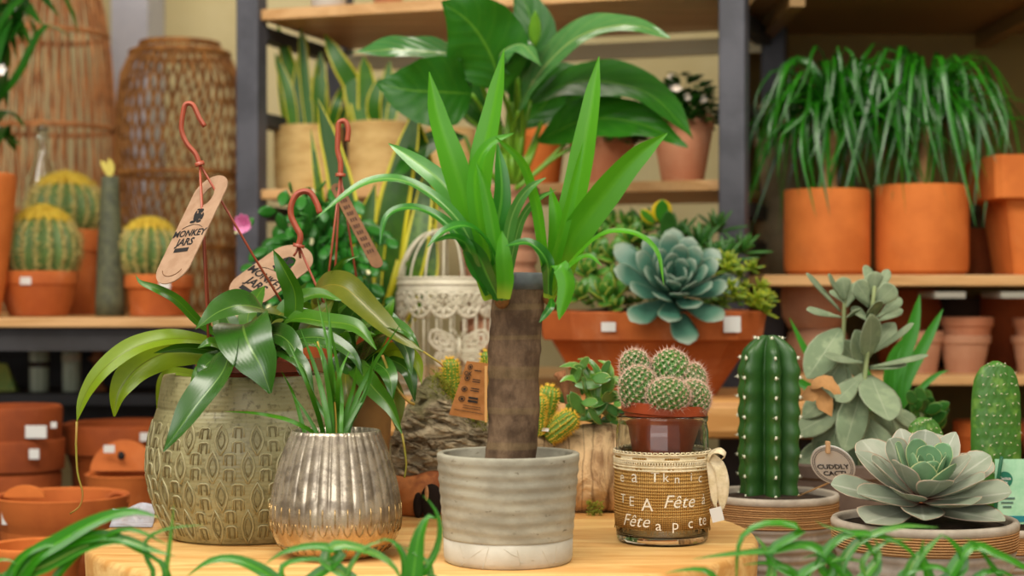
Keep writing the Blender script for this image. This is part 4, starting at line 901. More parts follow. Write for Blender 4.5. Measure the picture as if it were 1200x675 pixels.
# grey leaved kalanchoe
M['kal'] = leafm('felt_grey_leaf', '98a688', 'a8b396', 'b4bfa0', '7d9070', .75, .12, edgew=.9, var=.7, spec=.15, midw=.05, warm=False, spot='96a684', spotscale=40); M['kalstem'] = plain('felt_stem', '8d9a6a', .8)
D = 2.26; s = S(D); c = Vector((P(985, 0, D).x, D, T2)); base = HZ-(T2-CZ)/s
root, c, ss = clay_pot('felt_leaf_plant', 'tall silvery grey plant with oval felted leaves in a brown-grey pot', 'plant', 985, base, D, [(66, base), (78, 556), (82, 553), (84, 540)], plain('brown_grey_pot', '7d6c60', .8, '6b5a50', 20), None, 8, cxyz=c)
def stem(pts, D, w=3.2, nm='stem'):
    b = MB(); b.tube(pspl(pts, D, 14), [w*s, w*.7*s], 8); return build(b, nm, M['kalstem'], root)
stem([(1008, 548), (1010, 480), (1018, 400), (1025, 335)], 2.2); stem([(975, 548), (982, 470), (988, 400), (990, 345)], 2.27)
KL = [ # base, tip, width, nrm, depth
 ((1022, 345), (1026, 318), 19, 0), ((1020, 345), (1015, 312), 14, .06), ((1026, 350), (1040, 318), 12, .05), ((1020, 358), (1003, 330), 22, -.01), ((1024, 360), (1050, 334), 22, -.01), ((1024, 372), (1022, 350), 24, -.06),
 ((1018, 360), (1002, 342), 14, .02), ((1028, 372), (1056, 350), 14, .03), ((1025, 378), (1058, 363), 11, .02), ((1020, 378), (998, 360), 14, .03),
 ((1018, 420), (1020, 368), 30, -.05), ((1012, 425), (998, 385), 26, -.02), ((1022, 410), (1048, 380), 24, .04), ((1020, 415), (1076, 382), 12, -.04), ((1014, 425), (964, 420), 17, -.05),
 ((1018, 430), (1090, 420), 13, -.05), ((1018, 432), (1064, 430), 11, -.02), ((1015, 436), (980, 470), 22, -.05), ((1012, 440), (1040, 478), 22, .02),
 ((1020, 440), (1040, 500), 46, -.08), ((1010, 455), (985, 535), 36, -.06), ((1015, 490), (1048, 555), 34, -.04), ((1030, 470), (1075, 500), 18, .02), ((1040, 480), (1072, 530), 22, .03), ((1010, 500), (1005, 570), 34, .02),
 ((990, 352), (987, 324), 18, .0), ((988, 352), (968, 322), 13, -.02), ((985, 365), (945, 320), 12, -.03), ((986, 372), (945, 363), 12, -.03), ((992, 360), (1004, 332), 14, .02), ((992, 372), (1008, 362), 10, -.02), ((990, 355), (974, 340), 14, .03),
 ((985, 385), (945, 445), 38, -.03), ((988, 420), (955, 475), 34, .0), ((992, 430), (975, 500), 34, .02), ((985, 450), (940, 490), 28, .02), ((985, 480), (930, 510), 30, .02), ((985, 490), (958, 540), 34, .03), ((1000, 500), (1030, 560), 34, .05), ((1010, 480), (1080, 545), 30, .08), ((980, 500), (1000, 545), 40, .06), ((985, 400), (1010, 440), 34, .06), ((975, 520), (935, 545), 26, .05)]
for (bx, by), (tx, ty), w, dd in KL:
    b = MB(); p0 = P(bx, by, 2.21); p1 = P(tx, ty, 2.21+dd*.9-.01); d = p1-p0; up = ty < by
    b.petal(p0, d, (U(-.25, .25)+(.5 if w < 15 else 0), -1, .9 if w < 18 else (.3 if up else .5)), d.length, w*s*1.05, 4*s, 'spat' if w < 24 else 'oval', U(-.02, .1), .22, m=12, n=12); build(b, 'leaf', M['kal'], root)
for pts, w in (([(950, 455), (965, 448), (985, 462)], 20), ([(936, 470), (955, 462), (975, 488)], 24)):
    b = MB(); b.leaf(pspl(pts, 2.1, 8), w*s, (0, -.7, .7), 'oval', .2, .1); build(b, 'withered_leaf', plain('withered_leaf', 'b98a56', .7, '9c7040', 30), root)
# jade behind
b = MB(); D = 2.3
root = thing('jade_plant', 'small green jade plant between the felted leaves and the prickly pear', 'plant', P(1072, 560, D))
for k in range(34): x = U(1062, 1096); y = U(470, 560); b.petal(P(x, y, D+U(-.03, .03)), (U(-.8, .8), -.3, U(.1, 1)), (0, -1, .3), U(22, 32)*s, U(14, 18)*s, 4*s, 'oval')
build(b, 'foliage', leafm('jade_green', '3f8440', None, '7faf6a', '24602c', .35, .1, edgew=.85), root)
b = MB(); b.tube(pspl([(1078, 600), (1076, 540), (1080, 480)], D, 8), 3*s, 7); build(b, 'stem', M['kalstem'], root)
c = Vector((P(1090, 0, 2.3).x, 2.3, T2)); b = MB(); b.lathe([(.001, 0), (.032, 0), (.040, .075), (.042, .076), (.042, .09), (.037, .09), (.035, .08), (.001, .08)], c, 32); build(b, 'pot', M['terra'], root)
# strap leaved plant behind
D = 2.52; base = HZ-(.9985-CZ)/S(D); 
c = Vector((P(1010, 0, 2.42).x, 2.36, T2)); root, c, ss = clay_pot('strap_leaf_plant', 'bright green strap-leaved plant growing behind the silvery grey plant', 'plant', 1040, 600, 2.36, [(24, 600), (30, 520), (31, 500)], M['terra'], None, 5, cxyz=(P(1050, 0, 2.4).x, 2.385, T2))
for pts, w in (([(1050, 500), (1050, 440), (1068, 390), (1078, 345)], 20), ([(1052, 500), (1060, 450), (1085, 400), (1105, 362)], 16), ([(1045, 500), (1030, 470), (1010, 430), (1000, 400)], 14), ([(1052, 500), (1075, 460), (1100, 438), (1112, 434)], 8), ([(1048, 500), (1000, 470), (950, 420), (925, 372)], 11), ([(1045, 500), (980, 470), (940, 450), (915, 425)], 14), ([(1050, 500), (1042, 455), (1046, 420), (1060, 395)], 16)):
    b = MB(); b.leaf(pspl(pts, 2.37, 14), w*S(2.37), (.1, -1, .3), 'strap', .2); build(b, 'leaf', leafm('strap%d' % w, '3f9c34', dark='2c7f28', transl=.25), root)
random.seed(31)
# ---------- textured green-grey planter ----------
D = 1.845; s = S(D); base = HZ-(TZ-CZ)/s; CX = 288; c = Vector((P(CX, 0, D).x, D, TZ)); zz = lambda y: (base-y)*s
t = NT('olive_ceramic'); n1 = t.noise(10, 5, .6); n2 = t.noise(160, 4, .6)
t.bump(t.wave(70, (.05, .05, 1), 1.5, 3, 'BANDS', 'Z'), .15, .001); t.bump(n2, .25, .001)
a_ = t.mix(t.ramp(n1, .35, .65), C('a09a72'), C('827b54')); a_ = t.mix(t.ramp(n2, .5, .7), a_, C('6f6846')); M['olive'] = t.fin(a_, .42, 0, .5)
M['olive_line'] = plain('olive_relief', 'aaa37c', .45, '948c64', 30, spec=.5); M['olive_dark'] = plain('olive_groove', '7a7250', .6)
planter = thing('textured_planter', 'large olive-grey ceramic planter pressed with pointed ovals and arches at left of the table', 'planter', c)
prof = [(.001, 627), (84, 627), (90, 624), (96, 612), (104, 595), (111, 574), (115, 550), (114.5, 530), (111.5, 508), (107, 492), (102.5, 478), (101, 476.5), (101.5, 475), (101, 470), (98, 452), (95.5, 441), (94, 438.5), (90, 438), (88, 440), (89, 452), (92, 480), (70, 484), (.001, 484)]
pr = [(r*s, zz(y)) for r, y in prof]; b = MB(); b.lathe(pr, c, 96); build(b, 'body', M['olive'], planter)
outer = sorted([(zz(y), r*s) for r, y in prof[1:12]])
def sp(th, y, off=0): z = zz(y); r = interp(outer, z)+off; return c+Vector((r*math.cos(th), r*math.sin(th), z))
b = MB(); g = MB(); rows = [(604, 30), (570, 27), (537, 27), (507, 25)]
def outline(b, th0, y0, pts, w, closed=True, q=.00085):
    R = 112; ps = [sp(th0+x/R, y0-y, .0002) for x, y in pts]
    if closed: ps.append(ps[0])
    b.tube(ps, w, 5, rnd=.5)
for ri, (y0, hh_) in enumerate(rows):
    n = 36; wd = 2*PI*112/n/2
    for i in range(n):
        th = 2*PI*i/n+(ri % 2)*PI/n+U(-.01, .01); jy = U(-1.5, 1.5)
        if i % 2 == 0:
            H = hh_*.66; W = 8.6; pts = [(0, -H), (W*.6, -H*.5), (W*.85, 0), (W*.6, H*.5), (0, H), (-W*.6, H*.5), (-W*.85, 0), (-W*.6, -H*.5)]
            outline(b, th, y0+jy, pts, .00125); outline(g, th, y0+jy, [(x*.55, y*.6) for x, y in pts], .0008)
        else:
            H = hh_*.38; W = 6.2
            for yo in (hh_*.0-7, hh_*.36):
                pts = [(-W, -H*.55+yo), (-W, H*.45+yo), (-W*.5, H*.6+yo), (W*.5, H*.6+yo), (W, H*.45+yo), (W, -H*.55+yo)]
                outline(b, th, y0+jy, pts, .0011, False); outline(g, th, y0+jy, [(x*.5, y-1.2) for x, y in pts], .0008, False)
build(b, 'relief_outlines', M['olive_line'], planter); build(g, 'relief_grooves', M['olive_dark'], planter)
# ---------- hanging pitcher plants ----------
M['nep'] = leafm('pitcher_leaf', '4f8f22', '6f9f38', dark='35701a', rough=.3, transl=.28, spec=.8, midw=.06, var=.7)
M['nepd'] = leafm('pitcher_leaf_deep', '38742a', '5f8f48', dark='27581e', rough=.27, transl=.15, spec=.8, midw=.06, var=.8)
M['nepy'] = leafm('pitcher_leaf_yellow', '86a828', '5a6a1a', dark='6a9420', rough=.35, transl=.35, midw=.05); M['nepo'] = leafm('pitcher_leaf_olive', '6b7a2c', '8a8a3c', dark='4f6424', rough=.3, transl=.25, midw=.05)
M['tendril'] = plain('tendril', '8c8a34', .5, '9c6a34', 20)
SZ = zz(452)+c.z
def plastic_pot(root, c, r, z0, z1):
    b = MB(); b.lathe([(.001, z0), (r*.78, z0), (r*.95, z1-.012), (r, z1-.011), (r, z1), (r*.93, z1), (r*.9, z1-.012), (.001, z1-.012)], Vector((c.x, c.y, 0)), 40); build(b, 'inner_pot', M['terraplastic'], root, auto=True)
    b = MB(); b.lathe([(r*.9, z1-.011), (r*.5, z1-.005), (.001, z1-.003)], Vector((c.x, c.y, 0)), 24); build(b, 'soil', M['soil'], root)
def hook(root, pts, r, D, flange=None):
    b = MB(); P3 = pspl(pts, D, 40); b.tube(P3, r*S(D), 10); b.tube([p+Vector((0, -r*.75*S(D), 0)) for p in P3], r*.45*S(D), 6)
    q = P3[-1]; d = (P3[-1]-P3[-4]).normalized(); b.tube([q-d*.002, q+d*.001, q+d*.002], [r*1.9*S(D)]*3, 12); build(b, 'hook', M['terraplastic'], root); return q
def wires(root, q, ends, r=.0013):
    for e in ends: b = MB(); b.tube([q, q.lerp(e, .5)+Vector((0, 0, -.002)), e], r, 6); build(b, 'hanger_wire', M['terraplastic'], root)
def nleaf(root, pts, w, m='nep', nrm=(0, -1, .5), tend=None, D=1.8, wave=.05, fold=.16, prof='nep', cup=.2, n=26):
    b = MB(); p3 = pspl(pts, D, n); b.leaf(p3, w*S(D), nrm, prof, fold, wave, k=4, cup=cup, wf=3); o = build(b, 'leaf', M[m], root, sub=1)
    if tend: b = MB(); b.tube([p3[-1]]+pspl([(x, y, p3[-1].y) for x, y in tend], D, 14), [.0013, .0011, .0009], 6); build(b, 'tendril', M['tendril'], root, parent=o)
# plant A sits in the textured planter
ca = Vector((P(300, 0, 1.845).x, 1.845, zz(438)+TZ))
A_ = thing('pitcher_plant', 'glossy broad-leaved hanging pitcher plant growing out of the textured planter', 'plant', Vector((ca.x, ca.y, zz(484)+TZ)), 'pitcher plants with copper hanging hooks')
plastic_pot(A_, ca, 70*s, zz(483)+TZ, zz(422)+TZ)
q = hook(A_, [(240, 148), (234, 139), (225, 122), (218, 122), (214, 136), (213, 153), (219, 168), (229, 180), (234, 192)], 3.0, 1.8)
wires(A_, q, [P(246, 436, 1.8), P(249, 425, 1.86), P(355, 395, 1.88)])
L_ = lambda *a, **k: nleaf(A_, *a, **k)
L_([(285, 418, 1.84), (250, 402, 1.8), (200, 397, 1.77), (155, 408, 1.76), (118, 436, 1.75), (97, 468, 1.75), (90, 494, 1.75)], 27, 'nepy', (.3, -.7, .8), [(89, 520), (91, 555), (97, 580), (93, 594), (82, 602)], prof='lance')
L_([(285, 425, 1.84), (245, 414, 1.82), (200, 412, 1.8), (160, 432, 1.78), (138, 462, 1.77), (134, 488, 1.77)], 44, 'nepy', (.2, -.9, .3), fold=.3)
L_([(270, 400, 1.83), (236, 380, 1.8), (205, 350, 1.77), (180, 337, 1.76), (163, 330, 1.76), (159, 322, 1.76)], 13, 'nep', (.2, -1, .3), prof='lance')
L_([(300, 412, 1.84), (318, 372, 1.8), (285, 358, 1.75), (255, 366, 1.72), (229, 386, 1.70)], 48, 'nepd', (.15, -.75, .8))
L_([(290, 415, 1.84), (250, 411, 1.8), (215, 408, 1.78), (180, 414, 1.77)], 17, 'nepd', (.1, -.8, .6), prof='lance')
L_([(290, 405, 1.82), (272, 402, 1.75), (262, 435, 1.71), (228, 478, 1.69), (191, 529, 1.68)], 50, 'nepd', (-.55, -.85, .25), prof='nep', fold=.22)
L_([(296, 385, 1.8), (285, 382, 1.74), (292, 405, 1.71), (306, 430, 1.70), (317, 461, 1.70)], 66, 'nepd', (-.05, -1, .35))
L_([(320, 420, 1.85), (342, 385, 1.83), (346, 345, 1.82), (334, 318, 1.81), (320, 292, 1.81)], 27, 'nep', (-.4, -1, .1), fold=.3, prof='lance')
L_([(315, 415, 1.85), (340, 376, 1.82), (380, 377, 1.79), (418, 384, 1.77), (441, 410, 1.76)], 30, 'nep', (.1, -.75, .8))
L_([(315, 415, 1.85), (305, 385, 1.83), (328, 368, 1.84), (350, 352, 1.87)], 28, 'nepo', (.1, -.8, .7))
L_([(300, 415, 1.84), (275, 395, 1.86), (262, 375, 1.9), (250, 352, 1.93)], 34, 'nep', (.1, -.8, .7))
L_([(310, 420, 1.82), (335, 405, 1.78), (365, 402, 1.74), (395, 410, 1.72)], 26, 'nepd', (.1, -.6, .9))
L_([(300, 425, 1.8), (330, 412, 1.74), (355, 430, 1.71), (368, 460, 1.7)], 24, 'nepd', (.2, -.8, .6))
L_([(280, 425, 1.82), (255, 425, 1.78), (235, 436, 1.76), (222, 455, 1.76)], 22, 'nep', (0, -.8, .6))
L_([(300, 425, 1.83), (255, 440, 1.81), (192, 440, 1.9), (184, 490, 1.95)], 12, 'nepy', (.3, -1, .2), prof='strap')
L_([(320, 420, 1.84), (350, 395, 1.84), (372, 372, 1.86), (392, 350, 1.88)], 26, 'nepo', (0, -1, .5))
L_([(300, 400, 1.84), (290, 375, 1.86), (300, 350, 1.88), (310, 335, 1.9)], 24, 'nep', (0, -1, .4))
for pts, w, m_, nr in (([(300, 415, 1.82), (322, 392, 1.77), (345, 410, 1.73), (352, 440, 1.72)], 30, 'nepd', (.1, -1, .4)), ([(310, 412, 1.84), (340, 360, 1.84), (372, 345, 1.83), (400, 352, 1.82)], 26, 'nep', (0, -.8, .7)), ([(290, 420, 1.82), (262, 418, 1.78), (240, 430, 1.75), (236, 455, 1.75)], 26, 'nepd', (-.2, -1, .4)),
  ([(310, 420, 1.82), (345, 398, 1.78), (385, 398, 1.75), (415, 418, 1.74), (425, 440, 1.74)], 24, 'nepd', (0, -.8, .7)), ([(300, 415, 1.84), (285, 400, 1.86), (268, 378, 1.88), (258, 350, 1.9)], 26, 'nepd', (.2, -1, .4)), ([(300, 415, 1.86), (330, 380, 1.9), (355, 370, 1.9), (380, 378, 1.9)], 30, 'nepd', (.1, -.9, .5)), ([(280, 418, 1.83), (262, 408, 1.79), (245, 402, 1.77), (232, 408, 1.77)], 24, 'nep', (.1, -.9, .6))): L_(pts, w, m_, nr)
# plant B and C in copper plastic pots behind
def standpot(px, D, rim_y, r, label):
    cb = Vector((P(px, 0, D).x, D, TZ)); root = thing('pitcher_plant', label, 'plant', cb, 'pitcher plants with copper hanging hooks'); z1 = CZ+(HZ-rim_y)*S(D); h = z1-TZ
    b = MB(); R = r*S(D); b.lathe([(.001, TZ), (R*.66, TZ), (R*.95, z1-.016), (R, z1-.015), (R, z1), (R*.94, z1), (R*.92, z1-.02), (.001, z1-.02)], Vector((cb.x, cb.y, 0)), 44)
    build(b, 'pot', plain('brown_pot%d' % px, '8a6a3e', .55, '6f5230', 12), root, auto=True); return root
B_ = standpot(424, 1.95, 428, 40, 'hanging pitcher plant in a brown pot right behind the silvery fluted vase')
q = hook(B_, [(375, 250), (371, 238), (362, 225), (350, 226), (342, 238), (341, 252), (347, 266), (352, 276), (350, 288)], 3.6, 1.93)
wires(B_, q, [P(344, 300, 1.93), P(352, 302, 1.94), P(410, 420, 1.96)])
L_ = lambda *a, **k: nleaf(B_, *a, **k)
L_([(420, 420, 1.98), (372, 345, 1.93), (400, 335, 1.88), (435, 365, 1.85), (468, 395, 1.83), (496, 412, 1.82)], 38, 'nepo', (-.3, -.8, .6), [(515, 425), (520, 430)])
L_([(425, 425, 1.96), (440, 400, 1.9), (462, 392, 1.86), (477, 412, 1.84), (482, 440, 1.83)], 36, 'nepd', (.3, -.8, .6))
L_([(415, 430, 1.93), (420, 432, 1.86), (438, 455, 1.82), (458, 478, 1.80), (471, 508, 1.79)], 26, 'nep', (-.3, -.9, .4), [(474, 525), (476, 545), (474, 560)])
L_([(430, 435, 1.94), (445, 445, 1.88), (462, 470, 1.86), (466, 505, 1.85)], 36, 'nepo', (.1, -1, .2))
L_([(400, 420, 1.96), (388, 370, 1.93), (392, 320, 1.91), (402, 306, 1.9), (420, 300, 1.9)], 17, 'nep', (.5, -.8, .1), fold=.3)
L_([(425, 430, 1.92), (465, 410, 1.88), (488, 425, 1.86), (494, 450, 1.85)], 22, 'nepy', (.2, -.9, .4))
L_([(420, 430, 1.94), (405, 400, 1.9), (380, 385, 1.88), (350, 390, 1.87)], 26, 'nepd', (0, -.8, .6))
L_([(430, 425, 1.96), (445, 390, 1.94), (455, 365, 1.93), (462, 350, 1.93)], 24, 'nep', (0, -1, .3))
L_([(425, 430, 1.92), (405, 425, 1.88), (392, 445, 1.86), (388, 480, 1.86)], 30, 'nepd', (0, -1, .3))
for pts, w, m_, nr in (([(420, 425, 1.94), (432, 395, 1.88), (455, 380, 1.85), (480, 392, 1.83), (492, 410, 1.83)], 28, 'nepd', (.1, -.8, .7)), ([(420, 430, 1.92), (440, 425, 1.86), (456, 440, 1.83), (460, 470, 1.82)], 30, 'nepd', (.2, -1, .4)), ([(415, 430, 1.92), (400, 400, 1.88), (410, 385, 1.85), (440, 392, 1.84)], 26, 'nep', (0, -.8, .7)), ([(420, 425, 1.95), (405, 390, 1.93), (420, 360, 1.92), (445, 350, 1.92)], 26, 'nepd', (.2, -1, .4)),
  ([(420, 430, 1.93), (450, 420, 1.9), (478, 435, 1.88), (486, 470, 1.88)], 24, 'nepd', (.2, -1, .3)), ([(415, 432, 1.9), (405, 440, 1.86), (408, 465, 1.84), (418, 490, 1.84)], 28, 'nepo', (0, -1, .3))): L_(pts, w, m_, nr)
b = MB(); b.tube(pspl([(448, 416), (462, 450), (478, 470), (486, 474)], 1.84, 12), .0016, 6); build(b, 'tendril', M['tendril'], B_)
C_ = standpot(400, 2.12, 420, 36, 'hanging pitcher plant furthest back, its hook reaching highest in front of the snake plant')
q = hook(C_, [(407, 166), (408, 150), (404, 142), (398, 143), (396, 160), (396, 178), (399, 190), (399, 205)], 3.2, 2.05)
wires(C_, q, [P(388, 400, 2.1), P(378, 380, 2.06), P(428, 390, 2.12)])
L_ = lambda *a, **k: nleaf(C_, *a, **k)
L_([(400, 420, 2.1), (370, 380, 2.05), (350, 350, 2.02), (360, 330, 2.0)], 26, 'nep', (0, -1, .4)); L_([(405, 420, 2.1), (430, 380, 2.05), (455, 375, 2.02), (480, 395, 2.0)], 30, 'nepd', (0, -.8, .6)); L_([(400, 420, 2.1), (390, 390, 2.04), (395, 365, 2.0), (415, 350, 1.98)], 24, 'nep', (0, -1, .4)); L_([(400, 420, 2.1), (375, 400, 2.05), (350, 405, 2.0), (335, 425, 1.98)], 28, 'nepd', (0, -.8, .6))
slot_tag('kraft card tag hanging upright from the leftmost copper hook', (225.5, 268), 1.785, (-44, 130), (43, -4), M['kraft'])
slot_tag('kraft card tag lying aslant behind the upright leaf under the middle hook', (318, 322), 1.95, (-76, 62), (42, 26), M['kraft'], sgn=-1)
slot_tag('dark narrow kraft tag seen nearly edge-on under the rearmost hook', (418, 264), 2.04, (56, 100), (13, -5), M['kraft_dark'], letters=False, sgn=-1)
# ---------- silvery fluted vase ----------
D = 1.70; s = S(D); base = HZ-(TZ-CZ)/s; c = Vector((P(393.5, 0, D).x, D, TZ)); zz = lambda y: (base-y)*s
t = NT('mercury_glass'); n1 = t.noise(60, 6, .7); n2 = t.noise(14, 4, .6); u, v, r_ = t.lf()
a_ = t.mix(t.ramp(n1, .4, .62), C('bdb29e'), C('82786a')); a_ = t.mix(t.math('MULTIPLY', t.ramp(v, .18, .5, 1., 0.), t.ramp(n2, .3, .6)), a_, C('c49c60')); t.bump(n1, .15, .001)
M['mercury'] = t.fin(a_, t.ramp(n1, .35, .7, .2, .45), .62, .6)
root = thing('fluted_vase', 'silvery antique-glass vase with vertical flutes and grassy blades inside', 'vase', c)
pr = [(30, 651), (44, 650), (60, 643), (70, 632), (75.5, 618), (77, 602), (76, 585), (72, 563), (66, 542), (60, 524), (54, 510), (52, 504.5)]
pr = spl([(r, y, 0) for r, y in pr], 40); pts = [(.001, 0)]+[(p.x*s, zz(p.y)) for p in pr]; rt = pts[-1][0]; pts += [(rt-.001, pts[-1][1]+.0006), (rt-.002, pts[-1][1]), (rt-.0015, pts[-1][1]-.02), (rt+.006, .05), (.001, .045)]
def flute(th, r, z):
    y = base-z/s; k = interp([(500, .15), (512, 1), (575, 1), (592, .35), (650, .2)], y) if r > 20*s else 0
    return r*(1-.028*k*(1-abs(math.cos(th*17))**.6*1.0))
b = MB(); b.lathe(pts, c, 340, flute); build(b, 'glass_body', M['mercury'], root)
b = MB(); rz = zz(600)
for i in range(34):
    th = 2*PI*i/34; q = lambda a, y: c+Vector(((interp(sorted([(zz(p.y), p.x*s) for p in pr]), zz(y))+.0003)*math.cos(a), (interp(sorted([(zz(p.y), p.x*s) for p in pr]), zz(y))+.0003)*math.sin(a), zz(y)))
    b.tube([q(th-.07, 606), q(th-.045, 616), q(th, 620), q(th+.045, 616), q(th+.07, 606)], .0006, 5); b.tube([q(th, 588), q(th, 606), q(th, 636)], .0006, 5); b.tube([q(th-.04, 634), q(th, 641), q(th+.04, 634)], .0009, 5)
build(b, 'pressed_pattern', plain('gilt_glass', 'a88c5c', .25, '8f7448', 30, metal=.7), root)
gp = thing('grassy_plant', 'thin upright grass-like blades standing in the fluted vase', 'plant', c+Vector((0, 0, .05)))
b = MB()
for pts, w in (([(372, 560), (355, 500), (345, 465), (330, 435)], 5), ([(385, 560), (378, 505), (360, 450), (337, 400)], 6), ([(388, 560), (385, 500), (372, 440), (352, 385)], 7), ([(392, 560), (392, 500), (382, 430), (372, 395)], 8), ([(395, 560), (393, 500), (388, 440), (386, 360)], 8), ([(398, 560), (396, 500), (398, 440), (410, 410)], 7), ([(402, 560), (402, 500), (415, 450), (418, 425)], 6), ([(405, 560), (405, 510), (425, 450), (470, 378)], 6), ([(404, 560), (404, 510), (430, 455), (438, 415)], 6),
               ([(400, 560), (400, 500), (400, 460), (380, 345)], 5), ([(385, 560), (375, 515), (345, 495), (305, 485), (262, 482)], 5), ([(382, 560), (376, 520), (365, 495), (342, 460)], 5), ([(398, 560), (396, 480), (385, 410), (372, 350)], 6), ([(392, 560), (388, 500), (370, 470), (355, 430)], 6), ([(408, 560), (410, 500), (425, 470), (440, 430)], 5), ([(390, 560), (388, 480), (378, 420), (368, 400)], 6)):
    b.leaf(pspl([(x, y, D+U(-.02, .02)) for x, y in pts], D, 18), w*s, (U(-.3, .3), -1, .2), 'grass', .25, k=1)
build(b, 'blades', leafm('grass_blade', '4f9a2c', dark='35751f', rough=.35, transl=.25), gp)
b = MB(); b.tube(pspl([(394, 560), (392, 470), (378, 415), (372, 400)], D, 12), .0011, 5); build(b, 'dry_blade', plain('dry_blade', 'b79a3c', .6), gp)
b = MB(); b.lathe([(.04, .0505+TZ), (.02, .054+TZ), (.001, .055+TZ)], Vector((c.x, c.y, 0)), 20); build(b, 'soil', M['soil'], gp)
# ---------- concrete pot with cane plant ----------
D = 1.667; s = S(D); base = HZ-(TZ-CZ)/s; c = Vector((P(595.5, 0, D).x, D, TZ)); zz = lambda y: (base-y)*s
t = NT('ribbed_concrete'); n1 = t.noise(22, 5, .6, (1, 1, 2)); n2 = t.noise(150, 5, .7); n3 = t.voro(90)
w_ = t.noise(16, 3, .5, (.35, .35, 5)); t.bump(w_, .15, .003); t.bump(n2, .25, .0012)
a_ = t.mix(t.ramp(n1, .35, .65), C('a8a492'), C('8e8a7a')); a_ = t.mix(t.ramp(t.noise(75, 5, .7, (1, 1, 2.2)), .62, .7), a_, C('6d6450')); M['conc'] = t.fin(a_, .8, 0, .25)
M['conc_w'] = plain('white_plaster', 'c6c2b4', .8, 'b2ad9e', 16, .3, 60)
pot = thing('concrete_pot', 'round grey concrete pot with white leaf-printed base at the front centre', 'pot', c)
b = MB(); pts = [(75.8*s, zz(627.8))]; n = 36
for j in range(n+1): y = 627-(627-534)*j/n; pts.append(((76+7.5*(j/n))*s, zz(y)))
pts += [(83.6*s, zz(531.5)), (82*s, zz(530)), (76.5*s, zz(530)), (75*s, zz(532)), (73*s, zz(560)), (.001, zz(560))]
b.lathe(pts, c, 120, lambda th, r, z: r+(.00055*math.sin((base-z/s)*2*PI/13+1.6*noise.noise(Vector((math.cos(th)*1.3, math.sin(th)*1.3, z*10))))*(.4+.6*noise.noise(Vector((math.cos(th)*2, math.sin(th)*2, z*30)))+.4) if r > 74*s and z < zz(536) else 0)); build(b, 'grey_body', M['conc'], pot)
b = MB(); b.lathe([(.001, 0), (71*s, 0), (74*s, zz(655)), (75.5*s, zz(650)), (75.8*s, zz(627.5)), (74*s, zz(627))], c, 96); build(b, 'white_base', M['conc_w'], pot)
b = MB()
def bp(x, y): th = -PI/2+x/76; return c+Vector(((75.6*s)*math.cos(th), (75.6*s)*math.sin(th), zz(y)))
for ln in ([(-62, 630), (-55, 646)], [(-62, 656), (-40, 640), (-24, 630)], [(-30, 657), (-25, 640), (-22, 630)], [(-22, 644), (20, 648), (66, 652)], [(10, 632), (14, 650)], [(40, 634), (52, 654)], [(-5, 632), (8, 640), (30, 646)], [(62, 632), (58, 652)]):
    b.tube(spl([bp(x, y) for x, y in ln], 8), .0004, 5)
build(b, 'leaf_imprint', M['conc_w'], pot)
b = MB(); b.lathe([(74*s, zz(548)), (40*s, zz(545)), (.001, zz(544))], c, 40); build(b, 'gravel', M['soil'], pot)
# cane
M['bark'] = None
t = NT('cane_bark'); n1 = t.noise(40, 6, .65, (1, 1, .6)); w_ = t.noise(26, 4, .6, (.5, .5, 2.4)); w2 = t.wave(9, (.1, .1, 1), 5, 1.5, 'BANDS', 'Z', 3)
t.bump(n1, .8, .004); t.bump(w_, .25, .003); t.bump(w2, .12, .002)
a_ = t.mix(t.ramp(n1, .3, .65), C('806850'), C('4f3d2e')); a_ = t.mix(t.math('MULTIPLY', t.ramp(w2, .85, .97), .18), a_, C('a08a5c')); a_ = t.mix(t.math('MULTIPLY', t.ramp(w_, .6, .68), .6), a_, C('4a3828')); M['bark'] = t.fin(a_, .85, 0, .2)
cane = thing('cane_plant', 'cane plant with two bright green leaf heads on a thick brown trunk', 'plant', P(597, 545, D))
rings = []; n = 40; m = 60; b = MB()
for j in range(m+1):
    v = j/m; cx = 597+11*v+2*math.sin(v*7); y = 552-v*(552-333); w = (29.5+1.5*v+.5*math.sin(v*23)+.3*math.sin(v*61))*s; cc = P(cx, y, D); ring = []
    for i in range(n):
        th = 2*PI*i/n; k = 1+.05*noise.noise(Vector((math.cos(th)*1.5, math.sin(th)*1.5, v*6)))+.02*noise.noise(Vector((math.cos(th)*6, math.sin(th)*6, v*22))); ring.append(cc+Vector((math.cos(th)*w*k, math.sin(th)*w*k, 0)))
    rings.append(ring)
b.loft(rings); build(b, 'trunk', M['bark'], cane)
b = MB(); q = P(608, 337, D); b.lathe([(31.5*s, -.002), (32*s, .006), (31.5*s, .012), (28*s, .0145), (.001, .015)], q, 40); build(b, 'wax_cap', plain('grey_wax', '6a6f72', .5, '5a5f62', 40), cane)
for px, py, dd in ((588, 352, -.03), (644, 348, -.01)):
    b = MB(); b.ball(P(px, py, D+dd), 9*s, 10, 7, (1, .8, 1.1)); build(b, 'bud_collar', plain('collar%d' % px, '9c6a34', .8, '6f4a28', 80), cane)
M['cane'] = leafm('cane_leaf', '4ba022', '50a428', dark='3f9420', rough=.36, transl=.34, midw=.3, var=.4, spec=.4, basec='9cc04a', tcol='6fc832', stri=.03); M['caned'] = leafm('cane_leaf_deep', '2f8a2a', '5aa84a', dark='226a22', rough=.3, transl=.25, midw=.2, spec=.7); M['caneg'] = leafm('cane_leaf_pale', '58a058', '7dbb7a', dark='3f8a48', rough=.25, transl=.25, midw=.2, spec=.8)
